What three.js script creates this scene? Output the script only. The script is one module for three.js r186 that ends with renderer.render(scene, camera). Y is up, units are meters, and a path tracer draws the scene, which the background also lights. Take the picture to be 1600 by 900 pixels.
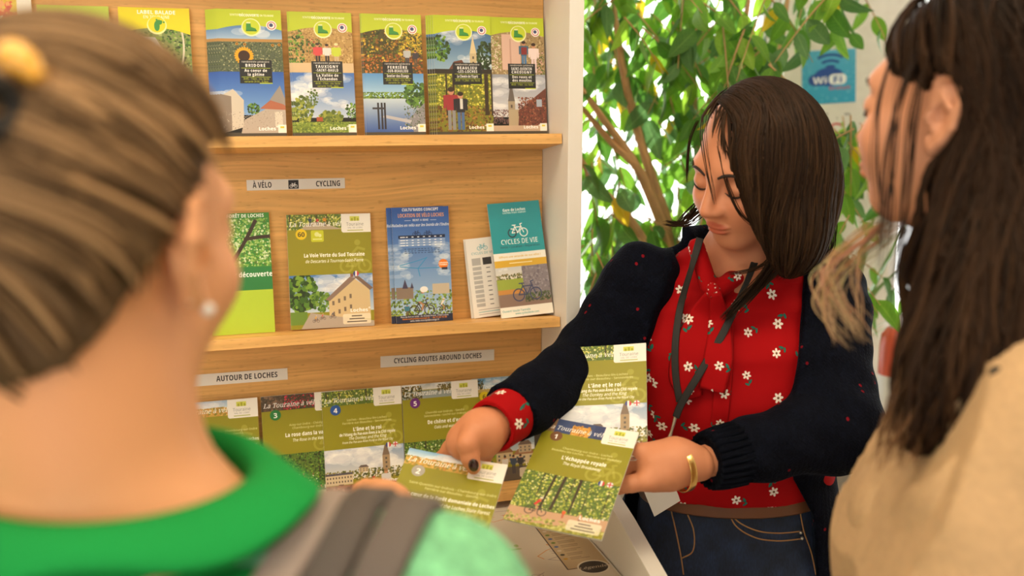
import * as THREE from 'three';
import { RoundedBoxGeometry } from 'three/addons/geometries/RoundedBoxGeometry.js';
import { mergeGeometries, mergeVertices } from 'three/addons/utils/BufferGeometryUtils.js';
import { RectAreaLightUniformsLib } from 'three/addons/lights/RectAreaLightUniformsLib.js';

// ---------- camera, daylight, exposure ----------
const scene = new THREE.Scene();
const FOCAL = 1500, PITCH = 10.8 * Math.PI / 180, EYE = new THREE.Vector3(0, 1.55, 0);      // focal length in pixels of the 1600 x 900 frame
const camera = new THREE.PerspectiveCamera(2 * Math.atan(450 / FOCAL) * 180 / Math.PI, 16 / 9, 0.05, 100);
camera.position.copy(EYE); camera.rotation.x = -PITCH;
camera.focus = 1.53; camera.userData.fStop = 2.5;
const renderer = new THREE.WebGLRenderer({ antialias: true });
renderer.toneMapping = THREE.LinearToneMapping; renderer.toneMappingExposure = 0.85;
renderer.shadowMap.enabled = true;
RectAreaLightUniformsLib.init();
scene.background = new THREE.Color(1.0, 1.0, 0.97); scene.backgroundIntensity = 5.0;       // overcast daylight outside the windows
const LAMP_COLOR = new THREE.Color(1.0, 0.80, 0.53), LAMP_POWER = 11;
const LAMPS = [[-1.1, -0.55, 'over the end of the display unit'], [-0.1, -0.5, 'over the desk'], [1.2, -0.9, 'over the bench side of the room'], [-0.75, 0.75, 'over the way in'], [0.75, 0.6, 'near the rear window']];   // square ceiling panels: x, z, place
// ---------- helpers ----------
const V = (x, y, z) => new THREE.Vector3(x, y, z);
function rng(seed) { let a = seed >>> 0; return () => { a = (a + 0x6d2b79f5) | 0; let t = Math.imul(a ^ (a >>> 15), 1 | a); t = (t + Math.imul(t ^ (t >>> 7), 61 | t)) ^ t; return ((t ^ (t >>> 14)) >>> 0) / 4294967296; }; }
const clamp = (x, a, b) => Math.min(b, Math.max(a, x)), lerp = (a, b, t) => a + (b - a) * t, smooth = (a, b, x) => { const t = clamp((x - a) / (b - a), 0, 1); return t * t * (3 - 2 * t); };
// direction of a pixel of the photograph, and the point on it at a given depth along the lens axis
const CF = V(0, -Math.sin(PITCH), -Math.cos(PITCH)), CU = V(0, Math.cos(PITCH), -Math.sin(PITCH));
const ray = (x, y) => CF.clone().addScaledVector(V(1, 0, 0), (x - 800) / FOCAL).addScaledVector(CU, (450 - y) / FOCAL);
const at = (x, y, depth) => EYE.clone().addScaledVector(ray(x, y), depth);
const names = new Map();
function numbered(name) { const n = names.get(name) ?? 0; names.set(name, n + 1); return n ? name + '_' + String(n).padStart(3, '0') : name; }
function tag(o, label, category, group, kind) { if (label) o.userData.label = label; if (category) o.userData.category = category; if (group) o.userData.group = group; if (kind) o.userData.kind = kind; return o; }
function shade(o) { o.traverse((m) => { if (m.isMesh) { m.castShadow = true; m.receiveShadow = true; } }); return o; }
function thing(name, label, category, group) { const g = new THREE.Group(); g.name = numbered(name); scene.add(g); return tag(g, label, category, group); }
function part(name, geometry, material, parent) { const m = new THREE.Mesh(geometry, material); m.name = parent ? name : numbered(name); m.castShadow = m.receiveShadow = true; (parent ?? scene).add(m); return m; }
function structure(name, geometry, material, label, category) { const m = part(name, geometry, material); m.userData.kind = 'structure'; if (label) m.userData.label = label; if (category) m.userData.category = category; return m; }
const std = (o) => new THREE.MeshStandardMaterial(o), phys = (o) => new THREE.MeshPhysicalMaterial(o);
const lin = (r, g, b) => new THREE.Color().setRGB(r, g, b);
function rbox(w, h, d, r = 0.0012, x = 0, y = 0, z = 0) { return new RoundedBoxGeometry(w, h, d, 2, Math.min(r, w / 2.1, h / 2.1, d / 2.1)).translate(x, y, z); }
// uv in metres from the dominant direction of each normal
function uvMetres(g, k = 1) {
  if (g.index) g = g.toNonIndexed();
  const p = g.attributes.position, n = g.attributes.normal, uv = new Float32Array(p.count * 2);
  for (let i = 0; i < p.count; i++) {
    const ax = Math.abs(n.getX(i)), ay = Math.abs(n.getY(i)), az = Math.abs(n.getZ(i));
    const [a, b] = az >= ax && az >= ay ? [p.getX(i), p.getY(i)] : ay >= ax ? [p.getX(i), p.getZ(i)] : [p.getZ(i), p.getY(i)];
    uv[2 * i] = a * k; uv[2 * i + 1] = b * k;
  }
  g.setAttribute('uv', new THREE.BufferAttribute(uv, 2)); return g;
}
// tileable value noise
function noiseGrid(seed, n) { const r = rng(seed), a = new Float32Array(n * n); for (let i = 0; i < a.length; i++) a[i] = r(); return (x, y) => { const xi = Math.floor(x), yi = Math.floor(y), fx = x - xi, fy = y - yi, s = fx * fx * (3 - 2 * fx), t = fy * fy * (3 - 2 * fy), m = (k) => ((k % n) + n) % n, A = (i, j) => a[m(j) * n + m(i)]; return lerp(lerp(A(xi, yi), A(xi + 1, yi), s), lerp(A(xi, yi + 1), A(xi + 1, yi + 1), s), t); }; }
function dataTex(w, h, f, srgb = true) {
  const d = new Uint8Array(w * h * 4);
  for (let y = 0; y < h; y++) for (let x = 0; x < w; x++) { const c = f(x / w, y / h), i = (y * w + x) * 4; d[i] = clamp(c[0], 0, 255); d[i + 1] = clamp(c[1], 0, 255); d[i + 2] = clamp(c[2], 0, 255); d[i + 3] = 255; }
  const t = new THREE.DataTexture(d, w, h); t.magFilter = THREE.LinearFilter; t.minFilter = THREE.LinearFilter; t.wrapS = t.wrapT = THREE.RepeatWrapping; if (srgb) t.colorSpace = THREE.SRGBColorSpace; t.needsUpdate = true; return t;
}
function canvasTex(w, h, draw) { const c = document.createElement('canvas'); c.width = w; c.height = h; draw(c.getContext('2d'), w, h); const t = new THREE.CanvasTexture(c); t.colorSpace = THREE.SRGBColorSpace; return t; }
// tube along points with a radius for each point (round cross-section, closed ends); squash flattens it along its own side direction
function tubeGeo(points, radii, sides = 10, seg = 0, squash = 1, up0 = null) {
  const curve = new THREE.CatmullRomCurve3(points, false, 'centripetal'), n = seg || points.length * 6, pos = [], uv = [], idx = [];
  let nx = null; const T = V(0, 0, 0), L = curve.getLength();
  for (let i = 0; i <= n; i++) {
    const t = i / n, c = curve.getPoint(t); curve.getTangent(t, T);
    if (!nx) { nx = (up0 ? up0.clone() : Math.abs(T.y) < 0.9 ? V(0, 1, 0) : V(1, 0, 0)); }
    nx.addScaledVector(T, -nx.dot(T)).normalize();
    const ny = T.clone().cross(nx), k = t * (radii.length - 1), k0 = Math.min(radii.length - 2, Math.floor(k)), r = radii.length < 2 ? radii[0] : lerp(radii[k0], radii[k0 + 1], k - k0);
    for (let j = 0; j <= sides; j++) { const a = j / sides * Math.PI * 2, q = c.clone().addScaledVector(nx, Math.cos(a) * r).addScaledVector(ny, Math.sin(a) * r * squash); pos.push(q.x, q.y, q.z); uv.push(j / sides, t * L); }
  }
  const w = sides + 1;
  for (let i = 0; i < n; i++) for (let j = 0; j < sides; j++) { const a = i * w + j, b = a + w; idx.push(a, a + 1, b, b, a + 1, b + 1); }
  for (const [i, flip] of [[0, 1], [n, 0]]) { const c = curve.getPoint(i / n), k = pos.length / 3; pos.push(c.x, c.y, c.z); uv.push(0.5, i ? L : 0); for (let j = 0; j < sides; j++) flip ? idx.push(k, i * w + j + 1, i * w + j) : idx.push(k, i * w + j, i * w + j + 1); }
  const g = new THREE.BufferGeometry(); g.setAttribute('position', new THREE.Float32BufferAttribute(pos, 3)); g.setAttribute('uv', new THREE.Float32BufferAttribute(uv, 2)); g.setIndex(idx); g.computeVertexNormals(); return g;
}
// ---------- the room ----------
const plasterNoise = noiseGrid(11, 64);
const plaster = dataTex(256, 256, (x, y) => { const n = 0.5 * plasterNoise(x * 64, y * 64) + 0.5 * plasterNoise(x * 16, y * 16), v = 226 + n * 14; return [v, v - 4, v - 12]; });
const M_wall = std({ map: plaster, roughness: 0.9 }), M_ceiling = std({ color: lin(0.8, 0.79, 0.76), roughness: 0.95 });
const floorNoise = noiseGrid(12, 64), M_floor = std({ map: dataTex(256, 256, (x, y) => { const n = 0.6 * floorNoise(x * 64, y * 64) + 0.4 * floorNoise(x * 8, y * 8), v = 150 + n * 30; return [v, v * 0.93, v * 0.82]; }), roughness: 0.55 });
const RX0 = -2.4, RX1 = 2.7, RZ0 = -2.9, RZ1 = 2.3, RH = 2.75;
const bx = (x0, x1, y0, y1, z0, z1) => uvMetres(new THREE.BoxGeometry(x1 - x0, y1 - y0, z1 - z0).translate((x0 + x1) / 2, (y0 + y1) / 2, (z0 + z1) / 2));
structure('floor', bx(RX0 - 0.2, RX1 + 0.2, -0.1, 0, RZ0 - 0.2, RZ1 + 0.2), M_floor);
structure('ceiling', bx(RX0 - 0.2, RX1 + 0.2, RH, RH + 0.1, RZ0 - 0.2, RZ1 + 0.2), M_ceiling);
structure('wall_left', bx(RX0 - 0.2, RX0, 0, RH, RZ0 - 0.2, RZ1 + 0.2), M_wall);
structure('wall_right', bx(RX1, RX1 + 0.2, 0, RH, RZ0 - 0.2, RZ1 + 0.2), M_wall);
const SHOP = [-2.1, 0.0, 0.8, 2.45];      // shop window behind the camera
structure('wall_rear', mergeGeometries([bx(RX0, RX1, 0, SHOP[2], RZ1, RZ1 + 0.2), bx(RX0, RX1, SHOP[3], RH, RZ1, RZ1 + 0.2), bx(RX0, SHOP[0], SHOP[2], SHOP[3], RZ1, RZ1 + 0.2), bx(SHOP[1], RX1, SHOP[2], SHOP[3], RZ1, RZ1 + 0.2)]), M_wall);
// window wall: two openings either side of a pier
const WIN = [[-0.75, 0.80], [1.155, 2.45]], SILL = 0.5, LINTEL = 2.5;
structure('wall_back', mergeGeometries([bx(RX0, RX1, 0, SILL, RZ0 - 0.2, RZ0), bx(RX0, RX1, LINTEL, RH, RZ0 - 0.2, RZ0), bx(RX0, WIN[0][0], SILL, LINTEL, RZ0 - 0.2, RZ0), bx(WIN[0][1], WIN[1][0], SILL, LINTEL, RZ0 - 0.2, RZ0), bx(WIN[1][1], RX1, SILL, LINTEL, RZ0 - 0.2, RZ0)]), M_wall);
const M_frame = std({ color: lin(0.78, 0.77, 0.75), roughness: 0.45 }), M_pane = phys({ color: 0xffffff, transmission: 1, roughness: 0, thickness: 0, ior: 1.5 });
WIN.forEach(([a, b], i) => {
  const w = new THREE.Group(); w.name = 'window_' + (i + 1); scene.add(w); tag(w, i ? 'tall white framed window beside the pier with the notices' : 'wide white framed window behind the leafy fig tree', 'window', null, 'structure');
  const z = RZ0 - 0.1, f = 0.05, mid = (a + b) / 2;
  for (const g of [bx(a, b, SILL, SILL + f, z - 0.03, z + 0.03), bx(a, b, LINTEL - f, LINTEL, z - 0.03, z + 0.03), bx(a, a + f, SILL + f, LINTEL - f, z - 0.03, z + 0.03), bx(b - f, b, SILL + f, LINTEL - f, z - 0.03, z + 0.03)]) part('window_frame', g, M_frame, w);
  part('mullion', bx(mid - 0.025, mid + 0.025, SILL + f, LINTEL - f, z - 0.03, z + 0.03), M_frame, w);
  part('pane', bx(a + f, mid - 0.025, SILL + f, LINTEL - f, z - 0.003, z + 0.003), M_pane, w); part('pane', bx(mid + 0.025, b - f, SILL + f, LINTEL - f, z - 0.003, z + 0.003), M_pane, w);
  part('window_sill', bx(a - 0.04, b + 0.04, SILL - 0.035, SILL, RZ0 - 0.07, RZ0 + 0.14), M_frame, w);
});
{ const w = new THREE.Group(), [a, b, y0, y1] = SHOP, z = RZ1 + 0.1, f = 0.05; w.name = 'window_3'; scene.add(w); tag(w, 'wide shop window in the rear wall', 'window', null, 'structure');
  for (const g of [bx(a, b, y0, y0 + f, z - 0.03, z + 0.03), bx(a, b, y1 - f, y1, z - 0.03, z + 0.03), bx(a, a + f, y0 + f, y1 - f, z - 0.03, z + 0.03), bx(b - f, b, y0 + f, y1 - f, z - 0.03, z + 0.03)]) part('window_frame', g, M_frame, w); part('pane', bx(a + f, b - f, y0 + f, y1 - f, z - 0.003, z + 0.003), M_pane, w); }
// ceiling light panels
for (const [x, z, place] of LAMPS) {
  const w = 0.6, d = 0.6, g = thing('ceiling_light', 'square warm white ceiling light panel ' + place, 'ceiling light', 'ceiling light panels'); g.position.set(x, RH, z);
  part('frame', mergeGeometries([rbox(w + 0.04, 0.03, 0.02, 0.002, 0, -0.015, d / 2 + 0.01), rbox(w + 0.04, 0.03, 0.02, 0.002, 0, -0.015, -d / 2 - 0.01), rbox(0.02, 0.03, d, 0.002, w / 2 + 0.01, -0.015, 0), rbox(0.02, 0.03, d, 0.002, -w / 2 - 0.01, -0.015, 0)]), M_frame, g);
  part('light_diffuser', new THREE.BoxGeometry(w, 0.012, d).translate(0, -0.008, 0), std({ color: lin(0.9, 0.88, 0.84), emissive: LAMP_COLOR, emissiveIntensity: 2, roughness: 0.6 }), g);
  const l = new THREE.RectAreaLight(LAMP_COLOR, LAMP_POWER, w, d); l.name = 'ceiling_lamp'; l.position.set(x, RH - 0.033, z); l.rotation.x = -Math.PI / 2; l.castShadow = true; scene.add(l);
}
// notices on the pier between the windows
const PIER_Z = RZ0;
const wallPoint = (x, y) => { const d = ray(x, y); return EYE.clone().addScaledVector(d, (PIER_Z - EYE.z) / d.z); };
// ---------- oak display unit with white side panel and map desk; u runs along its board, y up, w out from the board ----------
const PSI = 17 * Math.PI / 180, SX = V(Math.cos(PSI), 0, -Math.sin(PSI)), SN = V(Math.sin(PSI), 0, Math.cos(PSI)), SO = V(0.0536, 0, -1.6895);
const P = (u, y, w) => SO.clone().addScaledVector(SX, u).addScaledVector(SN, w).setY(y);
const hash2 = (i, j, k) => { let h = Math.imul(i, 374761393) ^ Math.imul(j, 668265263) ^ Math.imul(k, 2147483647 ^ 0x9e3779b9); h = Math.imul(h ^ (h >>> 13), 1274126177); return ((h ^ (h >>> 16)) >>> 0) / 4294967296; };
function pnoise(x, y, px, py, k) { x *= px; y *= py; const xi = Math.floor(x), yi = Math.floor(y), fx = x - xi, fy = y - yi, s = fx * fx * (3 - 2 * fx), t = fy * fy * (3 - 2 * fy), A = (i, j) => hash2(((i % px) + px) % px, ((j % py) + py) % py, k); return lerp(lerp(A(xi, yi), A(xi + 1, yi), s), lerp(A(xi, yi + 1), A(xi + 1, yi + 1), s), t); }   // repeats at 1
function oak(x, y) {            // one tile is half a metre; grain runs along x
  const yy = y + (pnoise(x, y, 3, 5, 1) - 0.5) * 0.03, r = pnoise(x, yy, 2, 48, 2), f = pnoise(x, yy, 6, 190, 3), b = pnoise(x, y, 2, 6, 4), s = pnoise(x, yy, 40, 340, 5);
  return 0.94 + 0.07 * (r - 0.5) + 0.11 * (f - 0.5) + 0.07 * (b - 0.5) - (s > 0.8 ? (s - 0.8) * 0.5 : 0);
}
const oakMap = dataTex(1024, 1024, (x, y) => { const v = oak(x, y); return [236 * v, 183 * v * v ** 0.15, 111 * v * v ** 0.4]; });
const oakBump = dataTex(512, 512, (x, y) => { const v = clamp((oak(x, y) - 0.75) * 700, 0, 255); return [v, v, v]; }, false);
const M_oak = std({ map: oakMap, bumpMap: oakBump, bumpScale: 0.0003, roughness: 0.5 }), M_white = std({ color: lin(0.78, 0.75, 0.70), roughness: 0.5 });
const M_dark = std({ color: lin(0.03, 0.025, 0.02), roughness: 0.8 });
const unit = thing('display_shelf', 'oak wall display unit with slim tilted shelves, white side panel and desk', 'display unit');
unit.position.copy(SO); unit.rotation.y = PSI;
const UL = -1.55, TILT = 7.7 * Math.PI / 180, SHELF_D = 0.1, SHELF_T = 0.0168, SHELF_Y = [1.812, 1.504, 1.196, 0.893];
part('back_panel', uvMetres(rbox(-UL, 2.15 - 0.862, 0.02, 0.001, UL / 2, (2.15 + 0.862) / 2, -0.0105), 2), M_oak, unit);
const shelfY = (k, w) => SHELF_Y[k] - (SHELF_D - w) * Math.tan(TILT);
SHELF_Y.forEach((y, k) => {
  const L = SHELF_D / Math.cos(TILT), s = part('shelf', uvMetres(rbox(-UL - 0.001, SHELF_T, L, 0.001, 0, -SHELF_T / 2, -L / 2), 2), M_oak, unit);
  s.position.set(UL / 2 - 0.0005, y, SHELF_D); s.rotation.x = -TILT;
});
// side panels: extruded outline in the (w, y) plane
const outline = new THREE.Shape();
outline.moveTo(-0.02, 0); outline.lineTo(0.60, 0); outline.lineTo(0.60, 0.80); outline.quadraticCurveTo(0.60, 0.862, 0.55, 0.879);
outline.lineTo(0.472, 0.905); outline.lineTo(0.36, 0.941); outline.quadraticCurveTo(0.27, 0.962, 0.20, 0.985); outline.quadraticCurveTo(0.125, 1.01, 0.125, 1.09); outline.lineTo(0.125, 2.15); outline.lineTo(-0.02, 2.15);
const panelGeo = new THREE.ExtrudeGeometry(outline, { depth: 0.023, bevelEnabled: true, bevelThickness: 0.001, bevelSize: 0.001, bevelSegments: 2, curveSegments: 16 }).rotateY(-Math.PI / 2);   // shape x -> w, extrusion -> -u
part('side_panel', panelGeo, M_white, unit).position.x = 0.0245;
part('side_panel', panelGeo, M_white, unit).position.x = UL - 0.002;
part('desk_top', rbox(-UL - 0.002, 0.025, 0.555, 0.002, UL / 2, 0.849, 0.278), M_white, unit);
part('desk_front', rbox(-UL - 0.002, 0.83, 0.02, 0.002, UL / 2, 0.42, 0.50), M_white, unit);
// paper label strips stuck on the board
function strip(text, u0, u1, y0, y1, turn, label, draw) {
  const w = u1 - u0, h = y1 - y0, tex = canvasTex(512, Math.round(512 * h / w), draw);
  const m = part('label_strip', new THREE.BoxGeometry(w, h, 0.0006), [0, 0, 0, 0, 1, 0].map((k) => k ? std({ map: tex, roughness: 0.6 }) : M_paper));
  m.position.copy(P((u0 + u1) / 2, (y0 + y1) / 2, 0.0004)); m.rotation.set(0, PSI, turn, 'YXZ'); tag(m, label, 'label', 'printed label strips on the oak board');
}
const M_paper = std({ color: lin(0.75, 0.73, 0.69), roughness: 0.8 });
function text(c, s, x, y, size, o = {}) {
  c.save(); c.translate(x, y); if (o.turn) c.rotate(o.turn); c.scale(o.sx ?? 1, 1); if (o.skew) c.transform(1, 0, -o.skew, 1, 0, 0);
  c.font = `${o.bold ? 'bold ' : ''}${size}px ${o.font ?? 'sans-serif'}`; c.textAlign = o.align ?? 'center'; c.textBaseline = 'middle'; c.fillStyle = o.color ?? '#fff'; if (o.alpha) c.globalAlpha = o.alpha;
  if (o.space) { const ws = [...s].map((k) => c.measureText(k).width + o.space * size), total = ws.reduce((a, b) => a + b, 0); let px = (o.align === 'left' ? 0 : -total / 2); c.textAlign = 'left'; [...s].forEach((k, i) => { c.fillText(k, px, 0); px += ws[i]; }); } else c.fillText(s, 0, 0);
  c.restore();
}
function bikeIcon(c, x, y, s, color, lw = 0.1) {
  c.save(); c.translate(x, y); c.scale(s, s); c.strokeStyle = color; c.fillStyle = color; c.lineWidth = lw; c.lineCap = 'round'; c.lineJoin = 'round';
  for (const k of [-0.55, 0.55]) { c.beginPath(); c.arc(k, 0.3, 0.36, 0, 7); c.stroke(); }
  c.beginPath(); c.moveTo(-0.55, 0.3); c.lineTo(-0.25, -0.2); c.lineTo(0.33, -0.2); c.lineTo(0, 0.3); c.lineTo(-0.55, 0.3); c.moveTo(0, 0.3); c.lineTo(-0.3, -0.38); c.moveTo(-0.45, -0.38); c.lineTo(-0.15, -0.38); c.moveTo(0.55, 0.3); c.lineTo(0.28, -0.45); c.lineTo(0.46, -0.5); c.stroke(); c.restore();
}
const stripPaper = (c, w, h) => { c.fillStyle = '#e4e0da'; c.fillRect(0, 0, w, h); };
strip('', -0.501, -0.3445, 1.4148, 1.4318, 0.0, 'white strip printed À VÉLO and CYCLING round a bicycle symbol', (c, w, h) => {
  stripPaper(c, w, h); text(c, 'À VÉLO', w * 0.155, h * 0.52, h * 0.72, { bold: true, color: '#26242a', sx: 0.72 }); text(c, 'CYCLING', w * 0.825, h * 0.52, h * 0.72, { bold: true, color: '#26242a', sx: 0.76 });
  c.fillStyle = '#26242a'; c.fillRect(w * 0.418, h * 0.1, w * 0.103, h * 0.82); bikeIcon(c, w * 0.469, h * 0.56, h * 0.38, '#eee', 0.13);
});
strip('', -0.655, -0.4505, 1.0968, 1.1165, -0.004, 'white strip printed AUTOUR DE LOCHES', (c, w, h) => { stripPaper(c, w, h); text(c, 'AUTOUR DE LOCHES', w * 0.68, h * 0.48, h * 0.66, { bold: true, color: '#26242a', sx: 0.8 }); });
strip('', -0.2935, -0.0895, 1.1028, 1.1228, -0.013, 'white strip printed CYCLING ROUTES AROUND LOCHES', (c, w, h) => { stripPaper(c, w, h); text(c, 'CYCLING ROUTES AROUND LOCHES', w * 0.5, h * 0.46, h * 0.66, { bold: true, color: '#26242a', sx: 0.715 }); });
// ---------- printed covers ----------
const pick = (r, a) => a[Math.floor(r() * a.length)];
function sky(c, x, y, w, h, top, low, clouds, seed) {
  const g = c.createLinearGradient(0, y, 0, y + h); g.addColorStop(0, top); g.addColorStop(1, low); c.fillStyle = g; c.fillRect(x, y, w, h);
  const r = rng(seed); c.save(); c.beginPath(); c.rect(x, y, w, h); c.clip();
  for (let i = 0; i < clouds; i++) { const cx = x + r() * w, cy = y + r() * h * 0.8, s = w * (0.06 + r() * 0.1); for (let k = 0; k < 9; k++) { c.fillStyle = `rgba(${r() < 0.3 ? '196,202,214' : '250,250,252'},0.28)`; c.beginPath(); c.ellipse(cx + (r() - 0.5) * s * 3, cy + (r() - 0.5) * s, s * (0.5 + r() * 0.6), s * (0.25 + r() * 0.3), 0, 0, 7); c.fill(); } }
  c.restore();
}
function blobs(c, x, y, w, h, n, colors, r0, r1, seed) { const r = rng(seed); c.save(); c.beginPath(); c.rect(x, y, w, h); c.clip(); for (let i = 0; i < n * 2.2; i++) { c.fillStyle = pick(r, colors); const s = lerp(r0, r1, r()) * 0.62; c.beginPath(); c.ellipse(x + r() * w, y + r() * h, s, s * (0.5 + r() * 0.5), r() * 3, 0, 7); c.fill(); } c.restore(); }
function crown(c, x, y, rx, ry, colors, seed, n = 70) { const r = rng(seed); for (let i = 0; i < n; i++) { const a = r() * 6.3, k = Math.sqrt(r()); c.fillStyle = pick(r, colors); const s = rx * (0.08 + r() * 0.14); c.beginPath(); c.ellipse(x + Math.cos(a) * rx * k, y + Math.sin(a) * ry * k, s, s * 0.8, r() * 3, 0, 7); c.fill(); } }
const poly = (c, color, ...p) => { c.fillStyle = color; c.beginPath(); p.forEach(([a, b], i) => i ? c.lineTo(a, b) : c.moveTo(a, b)); c.closePath(); c.fill(); };
const rect = (c, color, x, y, w, h) => { c.fillStyle = color; c.fillRect(x, y, w, h); };
const disc = (c, color, x, y, r, ry) => { c.fillStyle = color; c.beginPath(); c.ellipse(x, y, r, ry ?? r, 0, 0, 7); c.fill(); };
function walker(c, x, y, h, shirt, legs, hair = '#3a2a20') { // feet at y
  rect(c, legs, x - h * 0.085, y - h * 0.5, h * 0.075, h * 0.5); rect(c, legs, x + h * 0.015, y - h * 0.5, h * 0.075, h * 0.5);
  poly(c, shirt, [x - h * 0.13, y - h * 0.82], [x + h * 0.13, y - h * 0.82], [x + h * 0.11, y - h * 0.46], [x - h * 0.11, y - h * 0.46]); rect(c, shirt, x - h * 0.18, y - h * 0.81, h * 0.06, h * 0.3); rect(c, shirt, x + h * 0.12, y - h * 0.81, h * 0.06, h * 0.3);
  disc(c, '#c89070', x, y - h * 0.9, h * 0.07, h * 0.085); disc(c, hair, x, y - h * 0.945, h * 0.075, h * 0.055);
}
function rider(c, x, y, s, shirt) { bikeIcon(c, x, y, s, '#3a3436', 0.07); c.strokeStyle = '#b98a6a'; c.lineWidth = s * 0.13; c.beginPath(); c.moveTo(x - s * 0.25, y - s * 0.4); c.lineTo(x + s * 0.1, y - s * 0.1); c.lineTo(x, y + s * 0.3); c.stroke(); poly(c, shirt, [x - s * 0.38, y - s * 0.35], [x - s * 0.15, y - s * 0.35], [x + s * 0.2, y - s * 0.85], [x - s * 0.08, y - s * 0.95]); disc(c, '#c89070', x + s * 0.1, y - s * 1.08, s * 0.14); disc(c, '#d8d4cc', x + s * 0.1, y - s * 1.14, s * 0.15, s * 0.1); }
function spire(c, x, y, w, h, stone, roof) { rect(c, stone, x - w / 2, y - h * 0.5, w, h * 0.5); poly(c, roof, [x - w / 2, y - h * 0.5], [x, y - h], [x + w / 2, y - h * 0.5]); for (let i = 0; i < 3; i++) rect(c, '#5a5048', x - w * 0.12, y - h * (0.42 - i * 0.15), w * 0.24, h * 0.07); }
function house(c, x, y, w, h, wall, roof, nw = 3) { rect(c, wall, x, y - h, w, h); poly(c, roof, [x - w * 0.05, y - h], [x + w * 0.2, y - h * 1.55], [x + w * 0.8, y - h * 1.55], [x + w * 1.05, y - h]); for (let i = 0; i < nw; i++) for (const k of [0.8, 0.4]) rect(c, '#5a5a60', x + w * (i + 0.35) / nw, y - h * k, w * 0.3 / nw, h * 0.22); }
const GREENS = ['#2c4a1c', '#3c6424', '#55822c', '#7ba236', '#24381a'], BRIGHT = ['#5b7a2c', '#94a838', '#b8bc4a', '#4c5c24', '#d8d468', '#6c7c34', '#e4e0a0'], AUTUMN = ['#8a5a1c', '#b88a28', '#5c6a20', '#d8b83c', '#4a3414'];
const NAVY = '#1e2024', LIME = '#bfd02a';
function loches(c, x, y, s) { text(c, 'Loches', x, y, s, { bold: true, sx: 1.05 }); c.strokeStyle = '#fff'; c.lineWidth = s * 0.08; c.beginPath(); c.arc(x + s * 2.02, y - s * 0.4, s * 0.13, 0, 7); c.stroke(); }
// walking leaflets: lime arch with a boot badge, two photographs, black title box
function walkCover(seed, titles, sub, foot, upper, lower) {
  return canvasTex(256, 528, (c, w, h) => {
    rect(c, '#4a4438', 0, h * 0.94, w, h * 0.06); c.scale(1, 0.945);      // a plain foot below the last line of print
    c.save(); upper(c, 0, h * 0.1, w, h * 0.4); c.restore(); c.save(); c.beginPath(); c.rect(0, h * 0.5, w, h * 0.5); c.clip(); lower(c, 0, h * 0.5, w, h * 0.5); c.restore();
    c.fillStyle = LIME; c.beginPath(); c.moveTo(0, 0); c.lineTo(w, 0); c.lineTo(w, h * 0.165); c.quadraticCurveTo(w * 0.5, h * 0.085, 0, h * 0.165); c.closePath(); c.fill();
    text(c, 'SENTIER', w * 0.29, h * 0.046, 11, { sx: 0.95, alpha: 0.9 }); text(c, 'DÉCOUVERTE', w * 0.51, h * 0.045, 15, { bold: true, sx: 0.82 }); text(c, 'EN TOURAINE', w * 0.78, h * 0.047, 11, { sx: 0.8, alpha: 0.9 });
    disc(c, '#eef0b8', w * 0.53, h * 0.143, w * 0.148); disc(c, '#c6d62e', w * 0.53, h * 0.14, w * 0.128);
    poly(c, '#3a9040', [w * 0.46, h * 0.105], [w * 0.525, h * 0.105], [w * 0.53, h * 0.14], [w * 0.6, h * 0.152], [w * 0.615, h * 0.168], [w * 0.45, h * 0.168]); rect(c, '#e6e8a8', w * 0.46, h * 0.1, w * 0.065, h * 0.012); rect(c, '#2c7434', w * 0.45, h * 0.166, w * 0.165, h * 0.008);
    disc(c, '#f0ecec', w * 0.845, h * 0.125, w * 0.082); c.strokeStyle = '#c04a48'; c.lineWidth = 3; c.beginPath(); c.arc(w * 0.845, h * 0.125, w * 0.058, 0, 7); c.stroke(); disc(c, '#3c4878', w * 0.84, h * 0.122, w * 0.03);
    const bx0 = w * 0.32, bw = w * 0.5, by = h * 0.405, n = titles.length + sub.length, bh = h * (0.1 + 0.03 * n);
    rect(c, NAVY, bx0, by, bw, bh); text(c, 'randonnée pédestre', bx0 + bw / 2, by + h * 0.014, 12, { color: '#e8e4dc', sx: 1.0 });
    let y = by + h * 0.045; for (const t of titles) { text(c, t, bx0 + bw / 2, y, 16, { bold: true, sx: Math.min(1, 8.6 / t.length), space: 0.12 }); y += h * 0.031; }
    rect(c, LIME, bx0 + bw * 0.05, y - h * 0.012, bw * 0.9, 2); y += h * 0.01; for (const t of sub) { text(c, t, bx0 + bw / 2, y, 16, { bold: true, sx: Math.min(0.9, 11 / t.length), space: 0.05 }); y += h * 0.031; }
    rect(c, LIME, bx0 + bw * 0.05, y - h * 0.012, bw * 0.9, 2); y += h * 0.006; for (const t of foot) { text(c, t, bx0 + bw / 2, y, 11, { color: LIME, sx: 0.88 }); y += h * 0.022; }
    rect(c, LIME, bx0 + bw * 0.6, by + bh - h * 0.006, bw * 0.4, h * 0.008);
    loches(c, w * 0.7, h * 0.963, 20); rect(c, '#f4f2ea', w * 0.87, h * 0.932, w * 0.13, h * 0.068); rect(c, '#d8cc3c', w * 0.905, h * 0.945, w * 0.06, h * 0.015);
  });
}
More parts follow.
